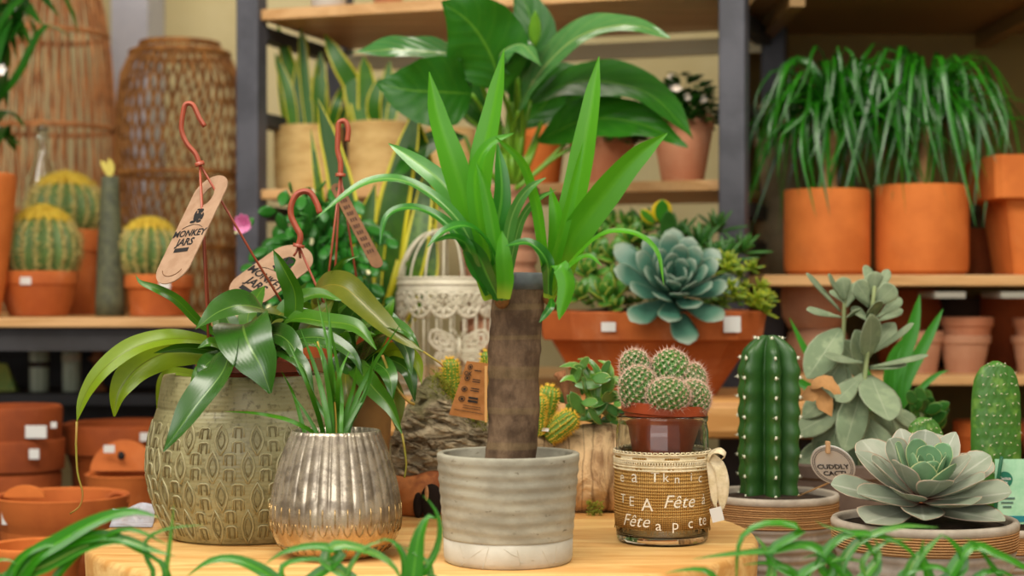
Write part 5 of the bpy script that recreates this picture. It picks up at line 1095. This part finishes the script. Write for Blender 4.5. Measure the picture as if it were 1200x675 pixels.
CL = [([(580, 350, 1.64), (561, 262, 1.635), (566, 190, 1.63), (580, 120, 1.63), (591, 57, 1.63)], 33, 'cane', (-.5, -1, 0), 'sword'),
 ([(578, 350, 1.63), (553, 262, 1.62), (531, 190, 1.61), (513, 135, 1.61), (503, 84, 1.61)], 33, 'cane', (.1, -1, 0), 'sword'),
 ([(574, 335, 1.66), (550, 262, 1.66), (522, 218, 1.66), (485, 188, 1.67), (455, 168, 1.68)], 25, 'caneg', (-.5, -.8, .6), 'lance'),
 ([(570, 335, 1.63), (540, 262, 1.61), (500, 225, 1.60), (465, 210, 1.59), (428, 214, 1.585), (369, 256, 1.58)], 16, 'caneg', (-.2, -.7, .8), 'strap'),
 ([(573, 345, 1.62), (545, 285, 1.6), (510, 252, 1.59), (478, 243, 1.58), (454, 252, 1.575), (445, 288, 1.57)], 15, 'caned', (-.3, -.7, .7), 'strap'),
 ([(590, 350, 1.62), (574, 290, 1.59), (548, 265, 1.57), (522, 270, 1.56), (500, 290, 1.555)], 20, 'caned', (-.2, -.6, .8), 'strap'),
 ([(585, 348, 1.62), (560, 320, 1.6), (545, 285, 1.58), (528, 278, 1.57), (508, 284, 1.56)], 16, 'caned', (-.3, -.8, .6), 'strap'),
 ([(583, 345, 1.62), (560, 250, 1.6), (558, 200, 1.595), (572, 170, 1.59), (602, 156, 1.585)], 22, 'cane', (-.6, -1, .3), 'strap'),
 ([(585, 350, 1.63), (580, 285, 1.615), (588, 225, 1.61), (583, 168, 1.61)], 25, 'caned', (.4, -1, 0), 'sword'),
 ([(588, 350, 1.61), (585, 310, 1.6), (580, 280, 1.595), (567, 215, 1.59), (558, 190, 1.59)], 17, 'cane', (-.2, -1, .1), 'sword'),
 ([(590, 352, 1.61), (592, 300, 1.6), (601, 250, 1.59), (618, 222, 1.585), (640, 208, 1.58)], 16, 'caneg', (.6, -.9, .4), 'strap'),
 ([(592, 350, 1.64), (600, 300, 1.63), (612, 255, 1.62), (628, 235, 1.61), (652, 222, 1.60)], 11, 'caneg', (.5, -.9, .4), 'strap'),
 ([(590, 350, 1.6), (592, 330, 1.595), (590, 300, 1.59), (588, 270, 1.59)], 20, 'cane', (0, -1, .1), 'sword'),
 ([(585, 352, 1.61), (572, 325, 1.6), (560, 300, 1.59), (535, 275, 1.58)], 22, 'caned', (-.5, -1, .4), 'lance'),
 ([(648, 345, 1.65), (661, 280, 1.64), (677, 212, 1.635), (690, 140, 1.63), (702, 66, 1.63)], 31, 'cane', (-.3, -1, 0), 'sword'),
 ([(648, 345, 1.64), (668, 285, 1.62), (705, 232, 1.61), (745, 185, 1.605), (782, 156, 1.60)], 37, 'cane', (.4, -1, .2), 'sword'),
 ([(644, 350, 1.64), (652, 300, 1.63), (652, 255, 1.62), (645, 219, 1.62)], 21, 'cane', (-.3, -1, 0), 'strap'),
 ([(645, 345, 1.63), (636, 285, 1.61), (628, 235, 1.6), (612, 190, 1.59), (580, 160, 1.585)], 15, 'cane', (-.6, -.9, .2), 'strap'),
 ([(648, 340, 1.62), (655, 310, 1.6), (664, 330, 1.595), (655, 375, 1.59)], 21, 'cane', (.2, -1, .1), 'lance'),
 ([(646, 340, 1.63), (680, 296, 1.6), (712, 272, 1.58), (748, 275, 1.57), (770, 295, 1.565), (778, 335, 1.56)], 9, 'cane', (0, -.7, .8), 'strap'),
 ([(648, 345, 1.62), (668, 312, 1.6), (690, 300, 1.59), (706, 312, 1.585)], 10, 'cane', (0, -.7, .8), 'strap'),
 ([(643, 345, 1.62), (640, 305, 1.6), (620, 285, 1.59), (592, 288, 1.58)], 17, 'caned', (-.2, -.7, .7), 'strap'),
 ([(646, 350, 1.62), (645, 360, 1.6), (638, 370, 1.6), (632, 378, 1.6)], 9, 'caned', (0, -1, .3), 'lance'),
 ([(646, 350, 1.63), (650, 310, 1.62), (660, 270, 1.61), (684, 165, 1.61)], 14, 'cane', (.5, -1, .1), 'sword')]
for pts, w, m_, nr, pf in CL:
    b = MB(); b.leaf(pspl(pts, D, 26), w*s, nr, pf, .2, .02, k=3, cup=.1, wf=2); build(b, 'leaf', M[m_], cane, sub=1)
# ---------- glass jar with burlap and cactus ----------
D = 1.80; s = S(D); base = HZ-(TZ-CZ)/s; c = Vector((P(776, 0, D).x, D, TZ)); zz = lambda y: (base-y)*s
jar = thing('glass_jar', 'clear glass jar wrapped in lettered burlap with a lace trim', 'jar', c)
b = MB(); b.lathe([(.001, 0), (50*s, 0), (53*s, .003), (54*s, .008), (54*s, zz(505)), (52.5*s, zz(497)), (52*s, zz(494)), (53.5*s, zz(492)), (53.5*s, zz(487)), (52*s, zz(485.5)), (50*s, zz(487)), (50*s, zz(496)), (51.5*s, zz(506)), (51.5*s, .012), (48*s, .008), (.001, .008)], c, 80); build(b, 'glass_body', glassm('jar_glass', 'f4f7f4', .01, 1.45), jar)
t = NT('burlap'); ux = t.n.new('ShaderNodeTexCoord')
u, v, r_ = t.lf(); wu = t.math('SINE', t.math('MULTIPLY', u, 440.)); wv = t.math('SINE', t.math('MULTIPLY', v, 170.)); wq = t.math('MULTIPLY', t.math('ADD', wu, wv), .6); nn_ = t.noise(60, 4)
t.bump(wq, .9, .002); a_ = t.mix(t.ramp(wq, -.9, .6), C('9c6e34'), C('e6b262')); a_ = t.mix(t.math('MULTIPLY', t.ramp(nn_, .35, .65), .4), a_, C('e8bd78')); M['burlap'] = t.fin(a_, .95, 0, .1)
b = MB(); b.lathe([(55*s, zz(615)), (55.6*s, zz(600)), (55.6*s, zz(570)), (55.4*s, zz(532))], c, 96, lambda th, r, z: r*(1+.004*math.sin(th*9+z*90)), cap0=False)
build(b, 'burlap_wrap', M['burlap'], jar, solid=.0008)
M['lace'] = plain('cream_lace', 'e8dab8', .9, 'd6c69e', 90, .6, 200)
b = MB(); cy = lambda th, y, r=56.4: c+Vector((r*s*math.cos(th), r*s*math.sin(th), zz(y)))
for y, w in ((529, .0011), (535.5, .0011), (543, .0012), (547, .001)): b.tube([cy(2*PI*i/96, y) for i in range(97)], w, 5)
for i in range(110):
    a = 2*PI*i/110
    b.tube([cy(a, 535), cy(a+.03, 539), cy(a+.057, 543)], .0008, 4); b.tube([cy(a+.057, 535), cy(a+.03, 539), cy(a, 543)], .0008, 4)
    if i % 2 == 0: b.tube([cy(a-.03, 530), cy(a, 526.2), cy(a+.06, 526.2), cy(a+.085, 530)], .0009, 4)
b.lathe([(55.9*s, zz(535)), (55.9*s, zz(529))], c, 64, cap0=False); build(b, 'lace_trim', M['lace'], jar)
b = MB(); b.lathe([(56*s, zz(547)), (56*s, zz(543))], c, 64, cap0=False); build(b, 'lace_edge', M['lace'], jar)
M['whitepaint'] = plain('white_print', 'e6dcc6', .9)
def wrapt(txt, xc, yc, size, shear=0, off=.0):
    b_ = MB(); text_into(b_, txt, lambda x, y: cy(-PI/2+(xc+x)/55.5, yc-y, 56.5), size, off, 1.05, shear, 3); return b_
for txt, x, y, sz, sh in (('e', -58, 556, 18, 0), ('a', -38, 554, 21, 0), ('T', -13, 554, 17, 0), ('k', -1, 554, 15, 0), ('n', 12, 556, 14, 0), ('i', 30, 554, 14, 0), ('c', 44, 556, 16, 0), ('T', -56, 581, 15, 0), ('E', -42, 583, 16, 0), ('A', -22, 586, 21, 0), ('Fête', 15, 582, 21, .3), ('à', 50, 581, 18, .1), ('Fête', -38, 605, 20, .35), ('a', -9, 609, 17, 0), ('p', 10, 608, 17, 0), ('c', 29, 607, 17, 0), ('te', 49, 605, 19, 0)):
    build(wrapt(txt, x, y, sz, sh), 'printed_lettering', M['whitepaint'], jar)
random.seed(8)
b = MB()
for i in range(60):
    a = U(-PI, 0); b.tube([cy(a, 614, 55.5), cy(a+U(-.03, .03), 616+U(0, 4), 55.4+U(0, .6))], .0005, 4)
build(b, 'frayed_edge', M['burlap'], jar)
b = MB(); w_ = .0055
b.leaf(pspl([(829, 538, 1.77), (835, 530, 1.765), (843, 528, 1.76), (850, 533, 1.76), (845, 539, 1.765)], 1.77, 12), .011, (0, -.6, 1), 'grass', 0); b.leaf(pspl([(832, 535, 1.77), (842, 545, 1.765), (847, 565, 1.765), (846, 600, 1.77)], 1.77, 16), .0135, (.1, -1, 0), 'strap', .1); b.leaf(pspl([(831, 535, 1.775), (836, 560, 1.77), (838, 595, 1.77)], 1.77, 12), .011, (-.2, -1, 0), 'strap', .1)
build(b, 'lace_ribbon', M['lace'], jar, solid=.0008)
rt = thing('price_tag', 'tiny white tag hanging on the lace ribbon of the burlap jar', 'tag', P(840, 603, 1.765)); b = MB(); b.box(P(840, 603, 1.765), (.0125, .0012, .0145), Matrix.Rotation(-.25, 3, 'Y')); build(b, 'card', M['white_paper'], rt, smooth=False)
b = MB(); text_into(b, '1.50', lambda x, y: P(840, 601, 1.7638)+Matrix.Rotation(-.25, 3, 'Y') @ Vector((x*s, 0, y*s)), 5, .05) if 0 else b.tube([P(839, 590, 1.766), P(840, 597, 1.765)], .0005, 4); build(b, 'string', M['lace'], rt)
# potted cactus inside
cp = thing('potted_cactus', 'cluster of spiny round green cacti in a tilted terracotta plastic pot inside the jar', 'cactus', c+Vector((0, 0, .06)))
b = MB(); TR = Matrix.Rotation(.07, 3, 'Y'); pr = [(.001, -34), (33, -34), (42, 2), (43, 3), (47, 16), (50, 18), (51.5, 30), (48, 30), (47, 18), (.001, 18)]
q = P(777, 502, D); b.lathe([(r*s, z*s) for r, z in pr], q, 56, ax=TR); build(b, 'plastic_pot', plain('red_plastic', 'a84a26', .42, '8f3d1e', 20, spec=.5), cp, auto=True)
b = MB(); b.lathe([(47*s, 20*s), (.001, 24*s)], q, 30, ax=TR); build(b, 'soil', M['soil'], cp)
M['mam'] = leafm('globe_cactus_skin', '3a7f2c', dark='225a22', rough=.45, transl=0); M['pinkspine'] = plain('pink_spines', 'dba48e', .5, 'ecd8c4', 200)
for (x, y, dd, rx, ry) in ((744, 430, 1.82, 17, 20), (748, 456, 1.785, 22, 27), (786, 436, 1.82, 24, 27), (811, 446, 1.815, 16, 20), (783, 464, 1.765, 25, 20), (812, 467, 1.785, 20, 21), (765, 447, 1.83, 17, 22)):
    cc = P(x, y, dd); b = MB(); g = MB(); n = 150 if rx > 18 else 110; gold = PI*(3-math.sqrt(5)); R = rx*s*.9; Z = ry*s*.9
    b.ball(cc, 1, 28, 18, (R, R, Z))
    for i in range(n):
        z = 1-(i+.5)*1.75/n; rr_ = math.sqrt(max(0, 1-z*z)); a = i*gold; d = Vector((rr_*math.cos(a), rr_*math.sin(a), z)); p = cc+Vector((d.x*R, d.y*R, d.z*Z))
        if d.y > .45: continue
        rot = d.to_track_quat('Z', 'Y').to_matrix(); b.ball(p, 2.5*s, 7, 5, (1, 1, 1.25), rot); tip = p+d*2.9*s; g.ball(tip, .8*s, 5, 3)
        for k in range(8): aa = k*PI/4+U(-.3, .3); g.spine(tip, rot @ Vector((math.cos(aa), math.sin(aa), U(.15, .7))), U(4.5, 7.5)*s, .00026)
        g.spine(tip, d, 8*s, .00026)
    o = build(b, 'globe_stem', M['mam'], cp); build(g, 'spines', M['pinkspine'], cp, parent=o)
# ---------- bark log planter ----------
random.seed(12); D = 2.06; s = S(D)
LX = [(456, 525, 570), (464, 500, 585), (480, 470, 597), (498, 446, 600), (512, 438, 602), (530, 452, 603), (550, 476, 603), (580, 492, 603), (630, 500, 603), (680, 497, 603), (706, 494, 603), (722, 497, 602), (730, 505, 600)]
lg = thing('log_planter', 'hollow gnarled bark log lying on the table filled with moss and small cacti', 'log', Vector((P(595, 0, D).x, D, TZ)))
t = NT('gnarled_bark'); n1 = t.noise(30, 7, .72, (.5, 1, 1.8), 1.6); n2 = t.noise(90, 5, .7, (.5, 1, 1.5)); t.bump(n1, 1., .02); t.bump(n2, .7, .005)
a_ = t.mix(t.ramp(n1, .35, .62), C('6a563e'), C('dccaa6')); a_ = t.mix(t.ramp(n2, .52, .68), a_, C('d0c2a4')); a_ = t.mix(t.math('MULTIPLY', t.ramp(t.noise(9, 3), .52, .62), .6), a_, C('6f7440')); M['gbark'] = t.fin(a_, .95, 0, .1)
t = NT('split_bark'); n1 = t.noise(20, 6, .7, (1.6, 1, .5), 1.5); n2 = t.noise(110, 5, .7); n3 = t.wave(3.2, (6, 1, 1.6), 9, 1.6, 'BANDS', 'X', 3); t.bump(n1, .9, .012); t.bump(n2, .5, .003)
a_ = t.mix(t.ramp(n1, .36, .6), C('927252'), C('d4b488')); a_ = t.mix(t.math('MULTIPLY', t.ramp(n3, .9, .98), .5), a_, C('5a4028')); a_ = t.mix(t.ramp(n2, .6, .75), a_, C('d8bf94')); M['sbark'] = t.fin(a_, .9, 0, .1)
def logpart(x0, x1, m, name, rough, ns, open_top=False, vert=False):
    b = MB(); rings = []; N = 96; K = int((x1-x0)/2.0)
    for j in range(K+1):
        x = x0+(x1-x0)*j/K; yt = interp([(a, b_) for a, b_, _ in LX], x); yb = interp([(a, b_) for a, _, b_ in LX], x); zc = (yt+yb)/2; ry = (yb-yt)/2; rd = min(ry*1.0, 54); ring = []
        for i in range(N):
            th = 2*PI*i/N; p = P(x, zc-ry*math.sin(th), D); p.y += -rd*s*math.cos(th)
            q = Vector((x*.035, math.sin(th)*2.2, math.cos(th)*2.2)); k = noise.fractal(q*ns, 1, 2, 5) ; k2 = abs(noise.noise(Vector((x*(.05 if vert else .014), math.sin(th)*(.8 if vert else 5), math.cos(th)*(.8 if vert else 5)))))
            off = (k*.6-k2*.9)*rough*s; ring.append(p+Vector((0, -math.cos(th), math.sin(th)))*off)
        rings.append(ring)
    b.loft(rings); return build(b, name, m, lg)
logpart(460, 605, M['gbark'], 'gnarled_bark', 9, 1.5); logpart(603, 728, M['sbark'], 'split_bark', 3.2, 1.0, vert=True)
b = MB()
for k in range(70):
    x = U(462, 600); yt = interp([(a, b_) for a, b_, _ in LX], x); yb = interp([(a, b_) for a, _, b_ in LX], x); f_ = U(.05, .7); y = yt+(yb-yt)*f_; dd = D-math.sqrt(max(0, 1-(2*f_-1)**2))*min((yb-yt)/2, 54)*s*1.02
    L = U(10, 26); an = U(-.5, .15)-.3*(x < 500); b.tube(pspl([(x-L*math.cos(an)/2, y+L*math.sin(an)/2+U(-2, 2), dd), (x, y, dd-.003), (x+L*math.cos(an)/2, y-L*math.sin(an)/2, dd)], D, 7), [.0008, U(.002, .004), .001], 6)
build(b, 'bark_ridges', M['gbark'], lg)
M['rawwood'] = plain('raw_orange_wood', 'b5703c', .75, '7f4522', 20, .5, 40, lo=.4, hi=.6)
b = MB(); rings = []
for j in range(13):
    v = j/12; x = 463+56*v; yt = 553+4*math.sin(v*5); ring = []
    for i in range(30):
        th = 2*PI*i/30; ry = (607-yt)/2*(.85+.15*math.sin(v*PI)); p = P(x, (yt+606)/2-ry*math.sin(th), D-.052); p.y -= 24*s*math.cos(th)*(math.sin(PI*(v*.9+.05)))**.5; p += Vector((0, -1, 0))*.004*noise.noise(Vector((x*.1, th*2, 0))); ring.append(p)
    rings.append(ring)
b.loft(rings); build(b, 'exposed_wood', M['rawwood'], lg)
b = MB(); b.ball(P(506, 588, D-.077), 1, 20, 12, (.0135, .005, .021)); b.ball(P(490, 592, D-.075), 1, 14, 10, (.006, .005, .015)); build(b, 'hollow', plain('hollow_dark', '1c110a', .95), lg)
b = MB(); b.ball(P(500, 578, D-.083), 1, 12, 8, (.0025, .002, .009)); build(b, 'pale_wood_knot', plain('pale_knot', 'c49a6c', .8, 'a57248', 60, .5, 80), lg)
b = MB()
for k in range(900):
    x = U(505, 605) if k % 3 else U(512, 570); yt = interp([(a, b_) for a, b_, _ in LX], x); p = P(x, yt+U(-5, 30)*U(0, 1), D-U(0, .05)*1.0); b.spine(p, (U(-1, 1), U(-1.2, .2), U(.1, 1)), U(.004, .010), .0009)
for k in range(160): b.spine(P(U(688, 706), U(588, 604), D-.056), (U(-1, 1), U(-1.2, .2), U(-.3, 1)), U(.003, .007), .0008)
mo = build(b, 'moss', leafm('moss_green', '7d8a2c', dark='4f5f1c', transl=.1, rough=.9), lg); mo['kind'] = 'stuff'
b = MB(); b.tube(pspl([(673, 500, D), (668, 475, D), (661, 450, D), (657, 435, D)], D, 8), [.007, .0055, .005, .006], 10); b.tube(pspl([(661, 452, D), (655, 442, D), (650, 438, D)], D, 5), [.004, .003], 8); build(b, 'dead_twig', plain('twig', '9a6844', .85, '6f4528', 60, .5, 90), lg)
# finger cacti in the log
M['fing'] = leafm('finger_cactus_skin', '5f8a2c', dark='4a7424', rough=.5, transl=0); M['yel'] = plain('yellow_spines', 'dfa928', .5, 'e8c04a', 200)
def finger(x0, y0, x1, y1, r, D, label, glab=None):
    a = P(x0, y0, D); e = P(x1, y1, D-.004); d = (e-a); L = d.length; d.normalize(); s_ = S(D); rot = d.to_track_quat('Z', 'Y').to_matrix(); root = thing('finger_cactus', label, 'cactus', a, 'yellow-spined finger cacti in the bark log'); R = r*s_
    pr = [(.001, 0)]+[(R*(.8+.2*min(1, v*3)), v*(L-R)) for v in [i/12 for i in range(13)]]+[(R*math.cos(t_)+.0002, L-R+R*math.sin(t_)) for t_ in [.2, .45, .7, .95, 1.2, 1.45]]
    b = MB(); N = 14; b.lathe(pr, a, N*6, lambda th, rr, z: rr*(.9+.1*abs(math.cos(th*N/2))), ax=rot); build(b, 'stem', M['fing'], root); g = MB(); tab = sorted([(z, rr) for rr, z in pr])
    for i in range(N):
        th = 2*PI*i/N
        for j in range(16):
            z = L*(.05+.94*j/15); rr = interp(tab, z); nl = Vector((math.cos(th), math.sin(th), .25 if z < L-R else 1.3)); p = a+rot @ Vector((rr*math.cos(th), rr*math.sin(th), z))
            for k in range(3): g.spine(p, rot @ (nl+Vector((U(-.9, .9), U(-.9, .9), U(-.8, .8)))), U(3.5, 6)*s_, .0005)
    build(g, 'spines', M['yel'], root)
finger(531, 474, 527, 420, 10, 2.04, 'tall slim yellow-spined finger cactus left of the kraft tag on a stick')
finger(574, 478, 571, 411, 8, 2.05, 'yellow-tipped finger cactus mostly hidden between kraft tag and cane trunk')
finger(634, 508, 645, 452, 12, 2.03, 'thick yellow-spined finger cactus right beside the cane trunk, standing tallest there')
finger(628, 510, 631, 463, 10, 2.0, 'yellow-spined finger cactus half hidden behind the right edge of the cane trunk')
finger(640, 512, 675, 486, 13, 2.01, 'short yellow-spined finger cactus leaning right over the edge of the log')
# leafy succulents in the log
for cx, cy_, n, lab, m_ in ((700, 470, 26, 'green leafy succulent in the log beside the burlap jar', 'jadem'), (683, 450, 12, 'bright green fleshy sprout arching above the log', 'jadel')):
    root = thing('leafy_succulent', lab, 'succulent', P(cx, 500, 2.05), 'leafy succulents in the bark log'); b = MB(); mm = leafm(m_, {'jadem': '5a9150', 'jadel': '6fae3c'}[m_], None, 'a9c48a', '35703a', .3, .1, edgew=.85, spec=.8)
    if m_ == 'jadem':
        for k in range(46): x = U(662, 728); y = U(432, 500); b.petal(P(x, y, 2.04+U(-.03, .04)), (U(-1, 1), U(-1, .1), U(-.4, .9)), (U(-.4, .4), -1, .6), U(24, 38)*s, U(13, 19)*s, 2.5*s, 'oval', .15, .3)
    else:
        for pts, w in (([(700, 470), (690, 440), (672, 428), (655, 430)], 13), ([(700, 465), (700, 435), (688, 422), (676, 421)], 9), ([(702, 465), (715, 440), (712, 428), (700, 422)], 10), ([(695, 470), (680, 448), (665, 443), (656, 448)], 12), ([(704, 470), (715, 450), (722, 445), (728, 455)], 14), ([(698, 470), (690, 455), (695, 438), (712, 436)], 12)):
            b.leaf(pspl(pts, 2.03, 12), w*s, (0, -.7, .8), 'strap', .2)
    build(b, 'leaves', mm, root)
# kraft tag on stick
D = 1.97; rt = thing('stick_label', 'brown kraft card on a thin stick with printed care symbols beside the cane trunk', 'label', P(568, 495, D)); s = S(D)
b = MB(); cs = [P(x, y, D+dd) for x, y, dd in ((547, 423, 0), (573, 426, -.004), (571, 494, -.004), (526, 486, 0))]; b.add(cs+[p+Vector((0, .001, 0)) for p in cs], [(0, 1, 2, 3), (7, 6, 5, 4), (0, 4, 5, 1), (1, 5, 6, 2), (2, 6, 7, 3), (3, 7, 4, 0)]); build(b, 'card', plain('kraft_orange', 'a9713f', .8, '99632f', 80), rt, smooth=False)
b = MB(); b.box(P(569.5, 462, D-.006), (3.2*s, .002, 66*s)); build(b, 'stick', plain('stick_wood', 'c99a5c', .6), rt, smooth=False)
b = MB(); kk = lambda u, v: (cs[0].lerp(cs[1], u)).lerp(cs[3].lerp(cs[2], u), v)+Vector((0, -.0011, 0))
def qd(u, v, w, h): b.add([kk(u, v), kk(u+w, v), kk(u+w, v+h), kk(u, v+h)], [(0, 1, 2, 3)])
for v in (.1, .3, .5, .68): 
    b.tube([kk(.22+.09*math.cos(a), v+.045*math.sin(a)) for a in [2*PI*i/12 for i in range(13)]], .0004, 4); qd(.18, v-.02, .08, .04)
for v in (.14, .3, .34, .46, .5): qd(.42, v, .28, .018)
qd(.4, .62, .3, .035); qd(.4, .68, .3, .035); qd(.08, .88, .8, .01)
for v in (.78, .82): qd(.3, v, .5, .01)
text_into(b, 'OK', lambda x, y: kk(.2+x*.022, .22-y*.012), 9, .2); build(b, 'printed_symbols', M['black'], rt, smooth=False)
b = MB(); b.box(P(633, 503, 1.998), (20*S(2), .010, .0035), Matrix.Rotation(.06, 3, 'Y')); build(b, 'price_label', M['white_paper'], base=P(633, 503, 1.998), smooth=False, label='small white price label stuck on the top edge of the bark log', cat='label')
# clear plastic label at left
c = Vector((P(150, 0, 1.97).x, 1.97, TZ)); rt = thing('plastic_sleeve', 'crumpled clear plastic label lying at the left back of the table', 'label', c); b = MB(); N = 10
g3 = [[P(128+4*(1-v)+50*u-12*v*0, 596+44*v-6*u+3*math.sin(u*7+v*5), 1.9+.08*(1-v)) for u in [i/N for i in range(N+1)]] for v in [j/6 for j in range(7)]]
for r in g3:
    for p in r: p.z = max(p.z, TZ+.001)
b.add([p for r in g3 for p in r], [(j*(N+1)+i, j*(N+1)+i+1, (j+1)*(N+1)+i+1, (j+1)*(N+1)+i) for j in range(6) for i in range(N)]); build(b, 'sleeve', plain('plastic_film', 'c6c9d6', .2, 'a9a4a8', 40, spec=.8), rt, smooth=False)
# ---------- front spider plants ----------
M['spid'] = leafm('front_leaf', '3c9a20', '5fb83a', dark='2c8018', rough=.28, transl=.28, midw=.15, spec=.6); M['spidl'] = leafm('front_leaf_light', '5aa84a', '9ccb7a', dark='3f9038', rough=.25, transl=.3, midw=.15, spec=.7)
fs = thing('plant_stand', 'low dark stand in front of the table carrying the arching grassy plants', 'stand', (0, 1.28, 0)); FZ = .66
b = MB(); b.box((.02, 1.27, FZ-.015), (1.1, .26, .03)); build(b, 'board', M['beam'], fs, smooth=False)
for x in (-.45, .5):
    b = MB(); b.box((x, 1.27, (FZ-.03)/2), (.04, .2, FZ-.03)); build(b, 'leg', M['beam'], fs, smooth=False)
def arch(label, px, D, leaves, mats=('spid', 'spidl')):
    c = Vector((P(px, 0, D).x, D, FZ)); root = thing('spider_plant', label, 'plant', c, None)
    b = MB(); b.lathe([(.001, 0), (.04, 0), (.05, .08), (.052, .081), (.053, .1), (.047, .1), (.045, .085), (.001, .085)], c, 40); build(b, 'pot', M['terra'], root, auto=True)
    for i, (pts, w) in enumerate(leaves):
        x0, y0 = pts[0][:2]; st = c+Vector((U(-.01, .01), U(-.01, .01), .085)); p3 = spl([st]+[P(p[0], p[1], (p[2] if len(p) > 2 else D+.0)) for p in pts], 34)
        b = MB(); b.leaf(p3, w*1.55*S(D), (U(-.25, .25), -1, .75), 'strap', .22, .0, k=2, wf=3); build(b, 'leaf', M[mats[1] if i % 3 == 2 else mats[0]], root)
arch('arching grassy plant with long blades at the lower left corner', 60, 1.36, [
 ([(30, 668), (75, 632), (125, 606), (160, 600), (186, 606)], 19), ([(20, 680), (70, 640), (130, 628), (165, 645), (200, 665)], 14), ([(-10, 700), (60, 660), (100, 640), (140, 632), (180, 645), (205, 652)], 16),
 ([(10, 690), (25, 655), (50, 640), (85, 640)], 13), ([(60, 690), (80, 660), (110, 635), (150, 620), (200, 640)], 8), ([(190, 690), (196, 660), (200, 630), (204, 590)], 7), ([(180, 675), (170, 650), (172, 632), (195, 620), (240, 615)], 5), ([(200, 700), (197, 680), (190, 660), (168, 650)], 14), ([(0, 680), (-10, 662), (8, 655), (20, 662)], 8), ([(40, 690), (35, 668), (60, 650), (90, 622), (120, 618)], 5)])
arch('arching grassy plant with curved blades in front of the fluted vase', 400, 1.38, [
 ([(330, 690), (300, 665), (270, 655), (245, 658), (218, 676)], 13), ([(350, 700), (390, 660), (400, 648), (370, 640), (330, 648), (310, 662)], 11), ([(420, 690), (380, 655), (390, 640), (430, 645), (460, 662), (475, 690)], 11), ([(480, 700), (486, 660), (492, 625), (504, 604), (512, 608)], 21),
 ([(470, 700), (475, 670), (470, 645), (455, 632), (440, 634)], 10), ([(400, 700), (410, 665), (430, 640), (455, 633)], 7), ([(480, 690), (500, 665), (513, 640), (515, 610), (505, 590), (495, 580)], 8), ([(360, 700), (370, 680), (385, 665), (395, 650)], 8), ([(500, 690), (505, 665), (490, 650), (470, 640)], 8), ([(340, 700), (330, 665), (360, 655), (400, 662), (420, 690)], 6), ([(490, 700), (510, 680), (505, 672), (485, 680)], 12)])
arch('arching grassy plant with many blades crossing in front of the rope-banded bowls', 1010, 1.36, [
 ([(1000, 690), (950, 640), (905, 645), (850, 650), (812, 655)], 9), ([(960, 700), (900, 650), (940, 620), (900, 612), (870, 628), (862, 690)], 8), ([(980, 690), (1000, 640), (1050, 618), (1100, 618)], 9), ([(990, 700), (960, 660), (985, 630), (1010, 625), (1060, 640), (1090, 680)], 8),
 ([(1010, 700), (1030, 660), (1000, 625), (970, 618), (955, 610)], 7), ([(1060, 700), (1070, 660), (1090, 640), (1105, 625)], 15), ([(1090, 700), (1130, 660), (1110, 630), (1100, 626)], 15), ([(1100, 700), (1140, 640), (1165, 648), (1200, 665), (1230, 690)], 11), ([(1000, 700), (1030, 650), (1025, 630)], 14), ([(1090, 690), (1080, 650), (1082, 632)], 16), ([(1180, 700), (1160, 660), (1140, 635), (1130, 630)], 9),
 ([(900, 700), (905, 665), (895, 640), (885, 628)], 14), ([(940, 700), (930, 670), (900, 660), (870, 662)], 8), ([(920, 700), (950, 665), (985, 655), (1020, 660)], 9), ([(1030, 700), (1010, 660), (1040, 635), (1070, 632)], 7), ([(960, 700), (975, 665), (960, 650), (940, 655)], 10), ([(850, 700), (830, 670), (800, 668), (780, 672)], 9), ([(940, 700), (945, 672), (960, 660), (1000, 652)], 12), ([(1130, 700), (1150, 672), (1180, 672), (1200, 690)], 9), ([(1050, 700), (1060, 672), (1100, 665), (1135, 690)], 9)])
